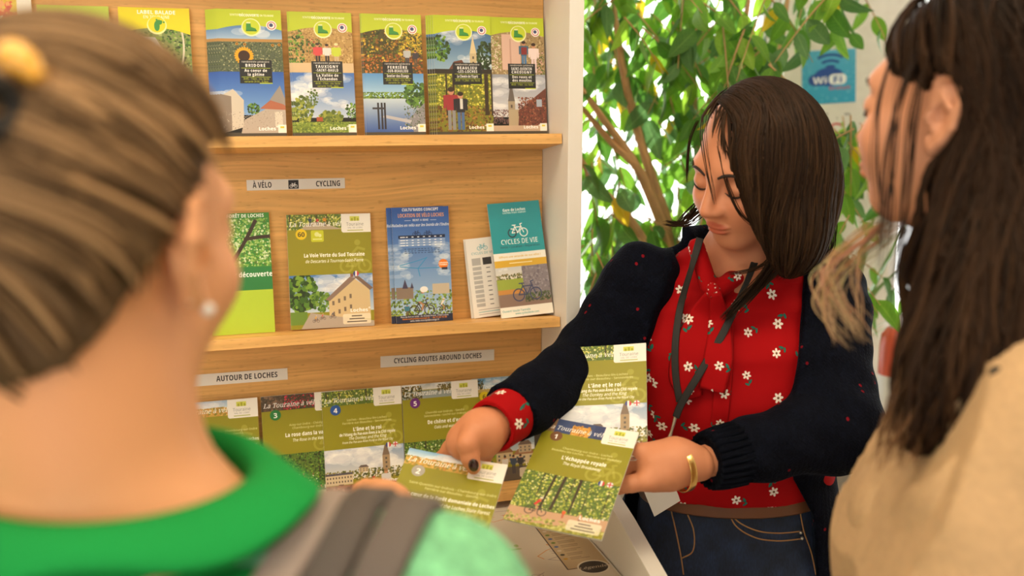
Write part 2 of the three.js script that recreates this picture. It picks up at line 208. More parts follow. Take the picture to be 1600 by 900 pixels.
const T_bridore = walkCover(1, ['BRIDORÉ'], ['Au coeur de', 'la gâtine'], ['3h45 - 15km - niv. facile', 'variante 2h30 - 9,3km'], (c, x, y, w, h) => {
  sky(c, x, y, w, h * 0.36, '#3f6fb0', '#a9c4e0', 2, 3); rect(c, '#b88a4c', x, y + h * 0.34, w, h * 0.08); rect(c, '#55604a', x, y + h * 0.4, w, h * 0.6); blobs(c, x, y + h * 0.4, w, h * 0.6, 420, ['#4a5a38', '#6a7650', '#8a9068', '#37442c', '#a8a880'], 2, 6, 5);
  for (const [a, b] of [[0.3, 0.44], [0.42, 0.45], [0.85, 0.46], [0.95, 0.45]]) { disc(c, '#d89a28', w * a, y + h * b, 6); disc(c, '#5a3014', w * a, y + h * b, 3); }
  for (let i = 0; i < 22; i++) { const a = i / 22 * 6.283; c.save(); c.translate(w * 0.4, y + h * 0.68); c.rotate(a); c.fillStyle = '#f0a818'; c.beginPath(); c.ellipse(27, 0, 12, 5, 0, 0, 7); c.fill(); c.restore(); } disc(c, '#3a2010', w * 0.4, y + h * 0.68, 23);
}, (c, x, y, w, h) => { sky(c, x, y, w, h * 0.7, '#2e5cb4', '#7eaae0', 1, 8); crown(c, w * 0.5, y + h * 0.6, 26, 22, GREENS, 4); poly(c, '#cfc6b8', [0, y + h * 0.4], [w * 0.2, y + h * 0.28], [w * 0.36, y + h * 0.46], [w * 0.34, y + h * 0.9], [0, y + h]); poly(c, '#8a7c70', [0, y + h * 0.36], [w * 0.17, y + h * 0.4], [w * 0.16, y + h * 0.95], [0, y + h]); poly(c, '#b8aca0', [w * 0.3, y + h], [w * 0.36, y + h * 0.78], [w * 0.7, y + h * 0.6], [w, y + h * 0.62], [w, y + h]); poly(c, '#b06a50', [w * 0.6, y + h * 0.6], [w * 0.82, y + h * 0.42], [w, y + h * 0.55], [w, y + h * 0.62]); poly(c, '#9a928c', [w * 0.76, y + h * 0.46], [w * 0.93, y + h * 0.22], [w, y + h * 0.44], [w, y + h * 0.54]); rect(c, '#d8d0c2', w * 0.83, y + h * 0.65, w * 0.12, h * 0.25); blobs(c, 0, y + h * 0.64, w, h * 0.3, 110, ['#a89c90', '#c8beb0', '#94887c'], 1.5, 4, 6); });
const T_tauxigny = walkCover(2, ['TAUXIGNY', '-SAINT-BAULD'], ['La Vallée de', "l'Échandon"], ['4h30 - 17km - niv. facile', 'variante 1h30 - 6km'], (c, x, y, w, h) => { rect(c, '#b89458', x, y, w, h); blobs(c, x, y, w, h * 0.8, 300, ['#c8a468', '#a88448', '#d8b87c', '#947040'], 3, 8, 9); blobs(c, 0, y, w * 0.22, h, 90, GREENS, 4, 10, 10); blobs(c, w * 0.25, y + h * 0.3, w * 0.25, h * 0.3, 50, ['#4a6428', '#35501e', '#b03c30', '#6a8438'], 3, 8, 12); rect(c, '#d8bc94', x, y + h * 0.8, w, h * 0.2); walker(c, w * 0.43, y + h * 0.88, h * 0.5, '#d84a50', '#302830'); walker(c, w * 0.58, y + h * 0.86, h * 0.46, '#e8e0dc', '#302c34', '#281c18'); walker(c, w * 0.73, y + h * 0.9, h * 0.52, '#c8d840', '#c8b090', '#e8d8a0'); }, (c, x, y, w, h) => { sky(c, x, y, w, h * 0.75, '#4472c0', '#c2cfe2', 12, 14); crown(c, w * 0.14, y + h * 0.62, 44, 58, ['#8a9a38', '#6a7c28', '#a8ac48', '#4a5c20'], 15, 130); crown(c, w * 0.3, y + h * 0.42, 26, 40, ['#4a6428', '#6a7c38'], 16, 60); crown(c, w * 0.6, y + h * 0.73, 50, 22, ['#7a8a30', '#98a040', '#55682a'], 17, 90); crown(c, w * 0.93, y + h * 0.64, 26, 36, GREENS, 18); rect(c, '#a8502c', w * 0.36, y + h * 0.74, w * 0.1, h * 0.07); rect(c, '#7a9034', x, y + h * 0.82, w, h * 0.18); blobs(c, x, y + h * 0.82, w, h * 0.18, 120, ['#8aa43c', '#6a8030', '#a4b450', '#56702c'], 3, 9, 19); });
const T_ferriere = walkCover(3, ['FERRIÈRE', '-SUR-BEAULIEU'], ['Sentier des Étangs'], ['2h30 - 9,8km - niv. facile', 'variante 2h - 7,8km'], (c, x, y, w, h) => { rect(c, '#4a4418', x, y, w, h); blobs(c, x, y, w, h * 0.75, 330, [...AUTUMN, '#3a4018', '#6a7428', '#2c3414'], 4, 11, 22); blobs(c, w * 0.6, y, w * 0.4, h * 0.6, 120, ['#d8b830', '#b89820', '#8a8428'], 3, 9, 23); blobs(c, x, y + h * 0.6, w, h * 0.4, 150, ['#94501c', '#b4682c', '#703814', '#c8803c'], 3, 10, 24); walker(c, w * 0.74, y + h * 0.86, h * 0.42, '#b8bcc0', '#3c4450'); walker(c, w * 0.88, y + h * 0.86, h * 0.36, '#3a3440', '#5a4c38'); }, (c, x, y, w, h) => { sky(c, x, y, w, h * 0.4, '#5a94d0', '#b4d4ec', 0, 25); blobs(c, x, y + h * 0.32, w, h * 0.12, 130, ['#6a8c2c', '#8aa83c', '#4c6c24'], 4, 9, 26); rect(c, '#88a8cc', x, y + h * 0.43, w, h * 0.57); const g = c.createLinearGradient(0, y + h * 0.43, 0, y + h); g.addColorStop(0, '#c4d4e0'); g.addColorStop(1, '#3c5ca4'); c.fillStyle = g; c.fillRect(x, y + h * 0.43, w, h * 0.57); crown(c, w * 0.86, y + h * 0.35, 52, 60, ['#2c4a1c', '#47702a', '#6a9438'], 27, 140); poly(c, '#8a8a92', [w, y + h * 0.5], [w * 0.72, y + h * 0.78], [w * 0.8, y + h], [w, y + h]); blobs(c, w * 0.65, y + h * 0.55, w * 0.35, h * 0.4, 60, ['#3c5428', '#6a7468', '#a0a0a8'], 3, 7, 28); poly(c, '#b8b8c0', [w * 0.24, y + h * 0.74], [w * 0.34, y + h * 0.71], [w * 0.78, y + h * 0.8], [w * 0.74, y + h * 0.85]); for (const a of [0.2, 0.26, 0.31]) rect(c, '#2c2830', w * a, y + h * 0.5, w * 0.03, h * 0.45); rect(c, '#38343c', w * 0.12, y + h * 0.58, w * 0.22, h * 0.03); });
const T_beaulieu = walkCover(4, ['BEAULIEU', '-LES-LOCHES'], ["Le Chemin de l'Esprit"], ['2h30 - 11,2km - niv. facile'], (c, x, y, w, h) => { sky(c, x, y, w, h, '#3a6498', '#9cb8cc', 5, 31); crown(c, w * 0.1, y + h * 0.45, 44, 60, GREENS, 32, 110); crown(c, w * 0.9, y + h * 0.6, 40, 62, ['#1c2c14', '#2c4420', '#3c5428'], 33, 140); poly(c, '#6a4030', [w * 0.2, y + h], [w * 0.34, y + h * 0.74], [w * 0.48, y + h * 0.7], [w * 0.62, y + h]); spire(c, w * 0.68, y + h * 0.95, 30, 165, '#c8b48c', '#dcc89c'); rect(c, '#302820', x, y + h * 0.9, w, h * 0.1); }, (c, x, y, w, h) => { rect(c, '#7a7c24', x, y, w, h); blobs(c, x, y, w, h * 0.6, 260, ['#c8c040', '#98a030', '#6a7c28', '#4c5c20', '#e0d860'], 3, 10, 35); blobs(c, x, y + h * 0.55, w, h * 0.45, 160, ['#8a6028', '#6a4a20', '#a87c38', '#54401c'], 4, 11, 36); for (const [a, b] of [[0.18, 7], [0.3, 9], [0.86, 17], [0.97, 24]]) rect(c, '#3a2c1c', w * a, y, b, h * 0.72); walker(c, w * 0.27, y + h * 0.97, h * 0.74, '#9c3038', '#8a8c90'); walker(c, w * 0.43, y + h * 0.97, h * 0.66, '#26242c', '#4a6a9c', '#281c18'); rect(c, '#d8d8d4', w * 0.42, y + h * 0.43, w * 0.05, h * 0.18); });
const T_stquentin = walkCover(5, ['SAINT-QUENTIN', 'CHÉDIGNY'], ['Des roses et', 'des moulins'], ['4h30 - 17km - niv. facile'], (c, x, y, w, h) => { rect(c, '#a08860', x, y, w, h); blobs(c, x, y, w, h, 260, ['#b89c70', '#8a7448', '#786438', '#c8b488'], 3, 8, 41); blobs(c, 0, y + h * 0.15, w * 0.2, h * 0.8, 90, ['#e0c8bc', '#a8b068', '#e4dcc8', '#889048'], 3, 7, 42); rect(c, '#dcb8a8', w * 0.22, y + h * 0.12, w * 0.34, h * 0.78); rect(c, '#c8a090', w * 0.36, y + h * 0.22, w * 0.03, h * 0.6); blobs(c, w * 0.8, y + h * 0.5, w * 0.2, h * 0.5, 50, ['#5c6c34', '#d8a8a8', '#3c4c20'], 3, 7, 44); walker(c, w * 0.62, y + h * 0.86, h * 0.6, '#3c6484', '#4a7cb0', '#2c1c18'); rect(c, '#8a2c30', w * 0.575, y + h * 0.4, w * 0.1, h * 0.16); walker(c, w * 0.8, y + h * 0.96, h * 0.66, '#ecd8d8', '#e4ccd0', '#3c2820'); }, (c, x, y, w, h) => { sky(c, x, y, w, h * 0.75, '#989eae', '#d4d4d8', 9, 45); spire(c, w * 0.36, y + h * 0.86, 32, 205, '#a89880', '#6c6460'); rect(c, '#b4a488', w * 0.3, y + h * 0.62, w * 0.2, h * 0.3); poly(c, '#6a3c30', [w * 0.46, y + h], [w * 0.5, y + h * 0.62], [w, y + h * 0.24], [w, y + h]); blobs(c, w * 0.48, y + h * 0.4, w * 0.52, h * 0.6, 260, ['#6a342c', '#8a4838', '#4a2c24', '#9c6448'], 3, 8, 46); rect(c, '#a8b4c8', w * 0.82, y + h * 0.44, w * 0.1, h * 0.13); blobs(c, 0, y + h * 0.62, w * 0.3, h * 0.25, 90, ['#6a4c50', '#8a6860', '#54404a'], 2, 6, 47); rect(c, '#c4ac94', x, y + h * 0.9, w, h * 0.1); });
const T_label = canvasTex(256, 528, (c, w, h) => { rect(c, '#e6d808', 0, 0, w, h); c.save(); c.beginPath(); c.moveTo(0, h * 0.2); c.quadraticCurveTo(w * 0.5, h * 0.1, w, h * 0.2); c.lineTo(w, h); c.lineTo(0, h); c.clip(); rect(c, '#7c8c50', 0, 0, w, h); blobs(c, 0, h * 0.1, w, h * 0.9, 500, [...GREENS, '#a8b870', '#889858'], 4, 13, 51); poly(c, '#c8ccc8', [0, h * 0.2], [w * 0.5, h * 0.22], [w * 0.62, h * 0.33], [w * 0.3, h * 0.44], [0, h * 0.3]); c.strokeStyle = '#d8d0b8'; c.lineWidth = 7; c.beginPath(); c.moveTo(w * 0.88, h * 0.18); c.quadraticCurveTo(w * 0.92, h * 0.3, w * 0.86, h * 0.42); c.stroke(); c.restore(); text(c, 'LABEL BALADE', w * 0.53, h * 0.035, 22, { bold: true, sx: 0.92 }); text(c, 'EN TOURAINE', w * 0.53, h * 0.068, 17, { sx: 0.9 }); disc(c, '#f4f0a8', w * 0.53, h * 0.13, w * 0.14); disc(c, '#e6d808', w * 0.53, h * 0.124, w * 0.122); disc(c, '#3a9040', w * 0.53, h * 0.135, 10, 20); disc(c, '#3a9040', w * 0.56, h * 0.108, 12, 10); for (let i = 0; i < 4; i++) disc(c, '#3a9040', w * (0.53 + i * 0.033), h * (0.088 + i * 0.006), 3.5); });
const T_lime = canvasTex(128, 256, (c, w, h) => { rect(c, '#bcd048', 0, 0, w, h); rect(c, '#6a8a3c', 0, h * 0.2, w, h * 0.8); blobs(c, 0, h * 0.2, w, h * 0.8, 200, GREENS, 3, 9, 61); });
const T_mixed = canvasTex(128, 256, (c, w, h) => { rect(c, '#eae6d8', 0, 0, w, h); rect(c, '#d8b838', 0, 0, w * 0.8, h * 0.14); blobs(c, 0, h * 0.05, w * 0.8, h * 0.5, 120, ['#d85a38', '#c83c34', '#e0a060', '#d8c048'], 5, 12, 62); });
// cycling booklets: photo strip with script, white logo box, olive field, number disc, photograph
const OLIVE = '#928d1c';
function logoBox(c, x, y, w, h) { c.fillStyle = '#f2efe8'; c.beginPath(); c.roundRect(x, y - 20, w + 20, h + 20, 10); c.fill(); rect(c, '#d4d858', x + w * 0.3, y + h * 0.14, w * 0.32, h * 0.24); for (let i = 0; i < 3; i++) rect(c, '#a8ac30', x + w * (0.34 + i * 0.1), y + h * (i === 1 ? 0.18 : 0.24), w * 0.06, h * (i === 1 ? 0.2 : 0.14)); text(c, 'Touraine', x + w * 0.47, y + h * 0.56, h * 0.24, { color: '#a8a8a4', sx: 0.95 }); text(c, 'VAL DE LOIRE', x + w * 0.47, y + h * 0.74, h * 0.13, { color: '#b4b4b0' }); rect(c, '#b8bc74', x + w * 0.2, y + h * 0.86, w * 0.54, h * 0.05); }
function flag(c, x, y, r, uk) { c.save(); c.beginPath(); c.arc(x, y, r, 0, 7); c.clip(); if (uk) { rect(c, '#3a4480', x - r, y - r, 2 * r, 2 * r); c.strokeStyle = '#eee'; c.lineWidth = r * 0.5; c.beginPath(); c.moveTo(x - r, y - r); c.lineTo(x + r, y + r); c.moveTo(x + r, y - r); c.lineTo(x - r, y + r); c.stroke(); rect(c, '#eee', x - r, y - r * 0.35, 2 * r, r * 0.7); rect(c, '#eee', x - r * 0.35, y - r, r * 0.7, 2 * r); rect(c, '#c83040', x - r, y - r * 0.18, 2 * r, r * 0.36); rect(c, '#c83040', x - r * 0.18, y - r, r * 0.36, 2 * r); } else { rect(c, '#34408c', x - r, y - r, r * 0.7, 2 * r); rect(c, '#f0eeee', x - r * 0.3, y - r, r * 0.65, 2 * r); rect(c, '#d03440', x + r * 0.34, y - r, r, 2 * r); } c.restore(); }
function bikeCover(o) {
  return canvasTex(384, 536, (c, w, h) => {
    rect(c, OLIVE, 0, 0, w, h); c.save(); c.beginPath(); c.rect(0, 0, w * 0.66, h * 0.135); c.clip(); o.strip(c, 0, 0, w * 0.66, h * 0.135); c.restore();
    text(c, 'La Touraine à vélo', w * 0.36, h * 0.085, 30, { font: 'serif', skew: 0.3, sx: 0.95 }); logoBox(c, w * 0.645, 0, w * 0.355, h * 0.165);
    c.globalAlpha = 0.28; bikeIcon(c, w * 0.8, h * 0.42, w * 0.2, '#d8d080', 0.13); c.strokeStyle = '#d8d080'; c.lineWidth = 12; c.beginPath(); c.moveTo(w * 0.74, h * 0.37); c.lineTo(w * 0.83, h * 0.3); c.lineTo(w * 0.92, h * 0.32); c.stroke(); disc(c, '#d8d080', w * 0.83, h * 0.255, 14); c.globalAlpha = 1;
    if (o.num) { disc(c, o.disc, w * 0.165, h * 0.172, w * 0.066); text(c, o.num, w * 0.165, h * 0.175, o.num.length > 1 ? 30 : 34, { bold: true, color: o.numColor ?? '#fff' }); }
    (o.places ?? []).forEach((t, i) => text(c, t, w * 0.55, h * (0.27 + i * 0.03), 15, { color: '#e2dfa8' }));
    text(c, o.title, w * 0.55, h * 0.36, o.size ?? 27, { bold: true, sx: 0.78 }); if (o.sub1) text(c, o.sub1, w * 0.55, h * 0.403, 19, { bold: true, sx: 0.7 }); text(c, o.sub, w * 0.55, h * (o.sub1 ? 0.44 : 0.41), 20, { skew: 0.2, sx: 0.82 }); if (o.sub2) text(c, o.sub2, w * 0.55, h * 0.474, 15, { skew: 0.2, sx: 0.8 });
    c.save(); c.beginPath(); c.rect(0, h * 0.53, w, h * 0.47); c.clip(); o.photo(c, 0, h * 0.53, w, h * 0.47); c.restore();
    if (o.uk !== false) { flag(c, w * 0.805, h * 0.53, 13); flag(c, w * 0.895, h * 0.53, 13, true); } else flag(c, w * 0.8, h * 0.53, 13);
    loches(c, w * 0.82, h * 0.855, 24); c.fillStyle = 'rgba(236,228,206,0.82)'; c.beginPath(); c.roundRect(w * 0.62, h * 0.885, w * 0.34, h * 0.09, 8); c.fill(); [48, 70, 92].forEach((t, i) => rect(c, '#5c5044', w * 0.79 - t / 2, h * (0.9 + i * 0.025), t, 5));
    if (o.extra) o.extra(c, w, h);
  });
}
const forest = (seed, pal = GREENS, trunk = '#3c2c1c') => (c, x, y, w, h) => { rect(c, '#5c7430', x, y, w, h); blobs(c, x, y, w, h, Math.round(w * h / 130), pal, 3, 9, seed); const r = rng(seed + 1); for (let i = 0; i < 5; i++) { const tx = x + r() * w; rect(c, trunk, tx, y, 2 + r() * 4, h * (0.6 + r() * 0.3)); } blobs(c, x, y, w, h * 0.8, Math.round(w * h / 420), pal, 3, 9, seed + 2); };
const ridePath = (seed) => (c, x, y, w, h) => { forest(seed, BRIGHT)(c, x, y, w, h * 0.72); for (const [a, b, d] of [[0.32, 0.12, 9], [0.42, 0.1, 12], [0.6, 0.05, 7]]) poly(c, '#3c3020', [x + w * a, y], [x + w * a + d, y], [x + w * (a - b * 0.3) + d, y + h * 0.66], [x + w * (a - b * 0.3), y + h * 0.66]); poly(c, '#c8a080', [x, y + h * 0.72], [x + w, y + h * 0.66], [x + w, y + h * 0.86], [x, y + h * 0.98]); blobs(c, x, y + h * 0.82, w, h * 0.18, 90, ['#a8a850', '#c8c478', '#7c8438'], 4, 12, seed + 3); rider(c, x + w * 0.27, y + h * 0.68, 46, '#d83830'); walker(c, x + w * 0.55, y + h * 0.76, 40, '#e06030', '#c04c30'); walker(c, x + w * 0.72, y + h * 0.76, 38, '#c89070', '#8a5c40'); };
const TB = {
  4: bikeCover({ num: '4', disc: '#2c58a8', places: ['Loches - Beaulieu-lès-Loches', 'Ferrière-sur-Beaulieu - Sennevières'], title: "L'âne et le roi", sub1: "de l'étang du Pas-aux-Ânes à la Cité royale", sub: 'The Donkey and the King', sub2: 'From the Pas-aux-Ânes Pond to the Royal City', strip: forest(71, BRIGHT), photo: (c, x, y, w, h) => { sky(c, x, y, w, h * 0.6, '#8ea6c8', '#e4e0dc', 16, 72); blobs(c, x, y + h * 0.42, w, h * 0.22, 150, ['#5c6428', '#7c7c34', '#444c20', '#988c40'], 4, 11, 73); spire(c, w * 0.77, y + h * 0.47, 36, 140, '#a89070', '#7c6858'); rect(c, '#d4c4a4', 0, y + h * 0.49, w * 0.34, h * 0.2); rect(c, '#54505c', 0, y + h * 0.46, w * 0.34, h * 0.04); for (let i = 0; i < 9; i++) for (const k of [0.53, 0.61]) rect(c, '#5c5048', 6 + i * 14, y + h * k, 6, 9); house(c, w * 0.42, y + h * 0.48, 46, 22, '#c8b490', '#6a5c5c', 3); rect(c, '#a07058', 0, y + h * 0.7, w, h * 0.3); blobs(c, 0, y + h * 0.68, w, h * 0.32, 90, ['#b88068', '#8a5c48', '#c89880', '#74503c'], 5, 14, 74); walker(c, w * 0.6, y + h * 0.98, h * 0.4, '#8c8c90', '#5a5a64', '#b04c28'); walker(c, w * 0.76, y + h * 0.98, h * 0.52, '#d8d8dc', '#d8d4d0', '#a07850'); } }),
  1: bikeCover({ num: '1', disc: '#7c5030', places: ['Chambourg-sur-Indre - Loches', 'Beaulieu-lès-Loches - Ferrière-sur-Beaulieu'], title: "L'échappée royale", sub: 'The Royal Breakaway', strip: (c, x, y, w, h) => { rect(c, '#3c4c78', x, y, w, h); rect(c, '#8a6c50', x, y, w * 0.18, h); rect(c, '#d8a048', x + w * 0.45, y + h * 0.3, w * 0.3, h * 0.7); blobs(c, x + w * 0.45, y + h * 0.2, w * 0.32, h * 0.8, 30, ['#c88c3c', '#e0b058', '#a46c2c'], 4, 9, 81); poly(c, '#34406c', [x + w * 0.8, y], [x + w, y], [x + w, y + h], [x + w * 0.84, y + h]); }, photo: ridePath(82) }),
  2: bikeCover({ num: '2', disc: '#a8a49c', places: ['Saint-Quentin-sur-Indrois - Chambourg-sur-Indre', 'Ferrière-sur-Beaulieu - Genillé'], title: 'Au cœur de la Forêt domaniale de Loches', size: 22, sub: 'At the Very Heart of the Loches State Forest', strip: (c, x, y, w, h) => { sky(c, x, y, w, h * 0.5, '#7cacd4', '#dce8f0', 3, 91); rect(c, '#c8a048', x, y + h * 0.45, w, h * 0.55); blobs(c, x, y + h * 0.42, w, h * 0.58, 70, ['#d8b058', '#a88838', '#88842c', '#c89040'], 5, 13, 92); }, photo: ridePath(93) }),
  3: bikeCover({ num: '3', disc: '#2c7c40', places: ['Azay-sur-Indre - Chédigny', 'Chambourg-sur-Indre'], title: 'La rose dans la vallée', sub: 'The Rose in the Vale', strip: (c, x, y, w, h) => { rect(c, '#4c4034', x, y, w, h); blobs(c, x, y, w * 0.4, h, 30, ['#8a6c58', '#5c4c40', '#6c5444'], 6, 16, 95); blobs(c, x + w * 0.4, y, w * 0.6, h, 110, ['#b82840', '#d84058', '#4c5430', '#343c24', '#8c2434'], 3, 8, 96); }, photo: (c, x, y, w, h) => { forest(97)(c, x, y, w, h); blobs(c, x, y + h * 0.4, w, h * 0.5, 60, ['#c83c48', '#e0e0dc', '#d87880'], 3, 7, 98); } }),
  5: bikeCover({ num: '5', disc: '#6c2c84', places: ['Chemillé-sur-Indrois - Genillé', 'Sennevières - Loché-sur-Indrois'], title: "De chêne et d'eau", sub: 'Oaks and water', uk: false, strip: (c, x, y, w, h) => { sky(c, x, y, w, h * 0.4, '#a8b4bc', '#e4e4dc', 4, 101); rect(c, '#94a0a0', x, y + h * 0.45, w, h * 0.55); blobs(c, x, y + h * 0.1, w * 0.4, h * 0.9, 60, ['#4c4c24', '#6c5c2c', '#34381c', '#8c7434'], 4, 10, 102); blobs(c, x + w * 0.7, y + h * 0.1, w * 0.3, h * 0.5, 40, ['#5c5428', '#7c6c34'], 4, 9, 103); }, photo: forest(104, [...GREENS, '#98b050', '#dce8c0']) }),
  6: bikeCover({ num: '6', disc: '#e0c81c', numColor: '#3c3414', title: '', sub: '', strip: (c, x, y, w, h) => { sky(c, x, y, w, h, '#5c98c8', '#c8dce8', 5, 111); blobs(c, x, y + h * 0.1, w * 0.25, h * 0.9, 40, ['#4c4820', '#6a6028', '#34341a'], 4, 10, 112); rect(c, '#c8b068', x, y + h * 0.75, w, h * 0.25); }, photo: (c, x, y, w, h) => { sky(c, x, y, w, h * 0.4, '#6c8cb0', '#b8c4cc', 2, 114); house(c, w * 0.3, y + h * 0.62, 90, 50, '#c8b490', '#8a6044'); house(c, w * 0.55, y + h * 0.68, 110, 50, '#d4c4a4', '#a07050'); house(c, w * 0.62, y + h * 0.45, 70, 40, '#bca88c', '#6a5850'); blobs(c, 0, y + h * 0.3, w * 0.3, h * 0.6, 110, GREENS, 5, 12, 115); rect(c, '#5c544c', 0, y + h * 0.72, w, h * 0.28); rect(c, '#3a342e', w * 0.85, y, w * 0.15, h); for (const [a, s] of [[0.42, '#d8d4d0'], [0.54, '#3c4c64'], [0.64, '#383840']]) walker(c, w * a, y + h * 0.86, h * 0.38, s, '#3c3c48'); }, extra: (c, w, h) => disc(c, '#e0c81c', w * 0.94, h * 0.885, 10) }),
  60: bikeCover({ num: '60', disc: '#e8c818', numColor: '#3c3414', title: 'La Voie Verte du Sud Touraine', size: 25, sub: 'de Descartes à Tournon-Saint-Pierre', uk: false, strip: (c, x, y, w, h) => { forest(121, BRIGHT)(c, x, y, w, h); poly(c, '#b8a890', [x + w * 0.2, y + h], [x + w * 0.45, y + h * 0.5], [x + w * 0.6, y + h * 0.5], [x + w, y + h]); walker(c, x + w * 0.42, y + h * 0.75, h * 0.6, '#34445c', '#2c2c34'); walker(c, x + w * 0.55, y + h * 0.72, h * 0.5, '#c83c38', '#34343c'); walker(c, x + w * 0.68, y + h * 0.75, h * 0.6, '#d89028', '#34343c'); }, photo: (c, x, y, w, h) => { sky(c, x, y, w, h * 0.7, '#4878c0', '#c4d4e4', 7, 122); crown(c, w * 0.14, y + h * 0.32, 74, 86, GREENS, 123, 220); crown(c, w * 0.38, y + h * 0.5, 46, 46, ['#3c6424', '#5c8430', '#7ca040'], 124, 110); poly(c, '#d4bc90', [w * 0.46, y + h * 0.78], [w * 0.46, y + h * 0.48], [w * 0.78, y + h * 0.1], [w * 0.96, y + h * 0.3], [w * 0.96, y + h * 0.86], [w * 0.78, y + h * 0.84]); poly(c, '#8c7468', [w * 0.42, y + h * 0.47], [w * 0.72, y + h * 0.06], [w * 0.8, y + h * 0.08], [w * 0.47, y + h * 0.5]); poly(c, '#7c6458', [w * 0.77, y + h * 0.05], [w * 0.83, y + h * 0.05], [w, y + h * 0.28], [w * 0.96, y + h * 0.32]); rect(c, '#8c5c48', w * 0.73, y - 6, 14, 22); for (let i = 0; i < 4; i++) for (const k of [0.42, 0.62]) rect(c, '#7c6c5c', w * (0.5 + i * 0.07), y + h * (k + 0.08 - i * 0.04), 10, 20); rect(c, '#6a8c34', 0, y + h * 0.68, w * 0.2, h * 0.24); poly(c, '#b0a498', [w * 0.12, y + h], [w * 0.24, y + h * 0.7], [w * 0.5, y + h * 0.78], [w, y + h * 0.9], [w, y + h]); rider(c, w * 0.3, y + h * 0.84, 17, '#e0a828'); rider(c, w * 0.38, y + h * 0.8, 15, '#d83840'); rider(c, w * 0.5, y + h * 0.78, 16, '#3c4c70'); }, extra: (c, w, h) => { c.fillStyle = '#c8cc28'; c.beginPath(); c.roundRect(w * 0.28, h * 0.14, w * 0.15, h * 0.1, 6); c.fill(); disc(c, '#e4e89c', w * 0.35, h * 0.175, 11); disc(c, '#e4e89c', w * 0.385, h * 0.185, 8); rect(c, '#e4e89c', w * 0.3, h * 0.212, w * 0.11, 5); } }),
};
const T_foret = canvasTex(256, 528, (c, w, h) => { rect(c, '#3c8c34', 0, 0, w, h); text(c, 'FORÊT DE LOCHES', w * 0.62, h * 0.022, 21, { bold: true, sx: 0.85 }); blobs(c, 0, h * 0.045, w, h * 0.4, 520, ['#88b850', '#a8cc70', '#6a9c3c', '#d4e4b8', '#547c30'], 4, 11, 131); c.strokeStyle = '#3c2c20'; c.lineWidth = 15; c.beginPath(); c.moveTo(w * 0.3, h * 0.46); c.quadraticCurveTo(w * 0.6, h * 0.25, w * 0.78, h * 0.06); c.moveTo(w * 0.58, h * 0.22); c.quadraticCurveTo(w * 0.8, h * 0.2, w, h * 0.2); c.stroke(); rect(c, '#2c8040', 0, h * 0.45, w, h * 0.19); text(c, 'Sentier découverte', w * 0.55, h * 0.51, 30, { bold: true, sx: 0.85 });  rect(c, '#b4d038', 0, h * 0.64, w, h * 0.36); });
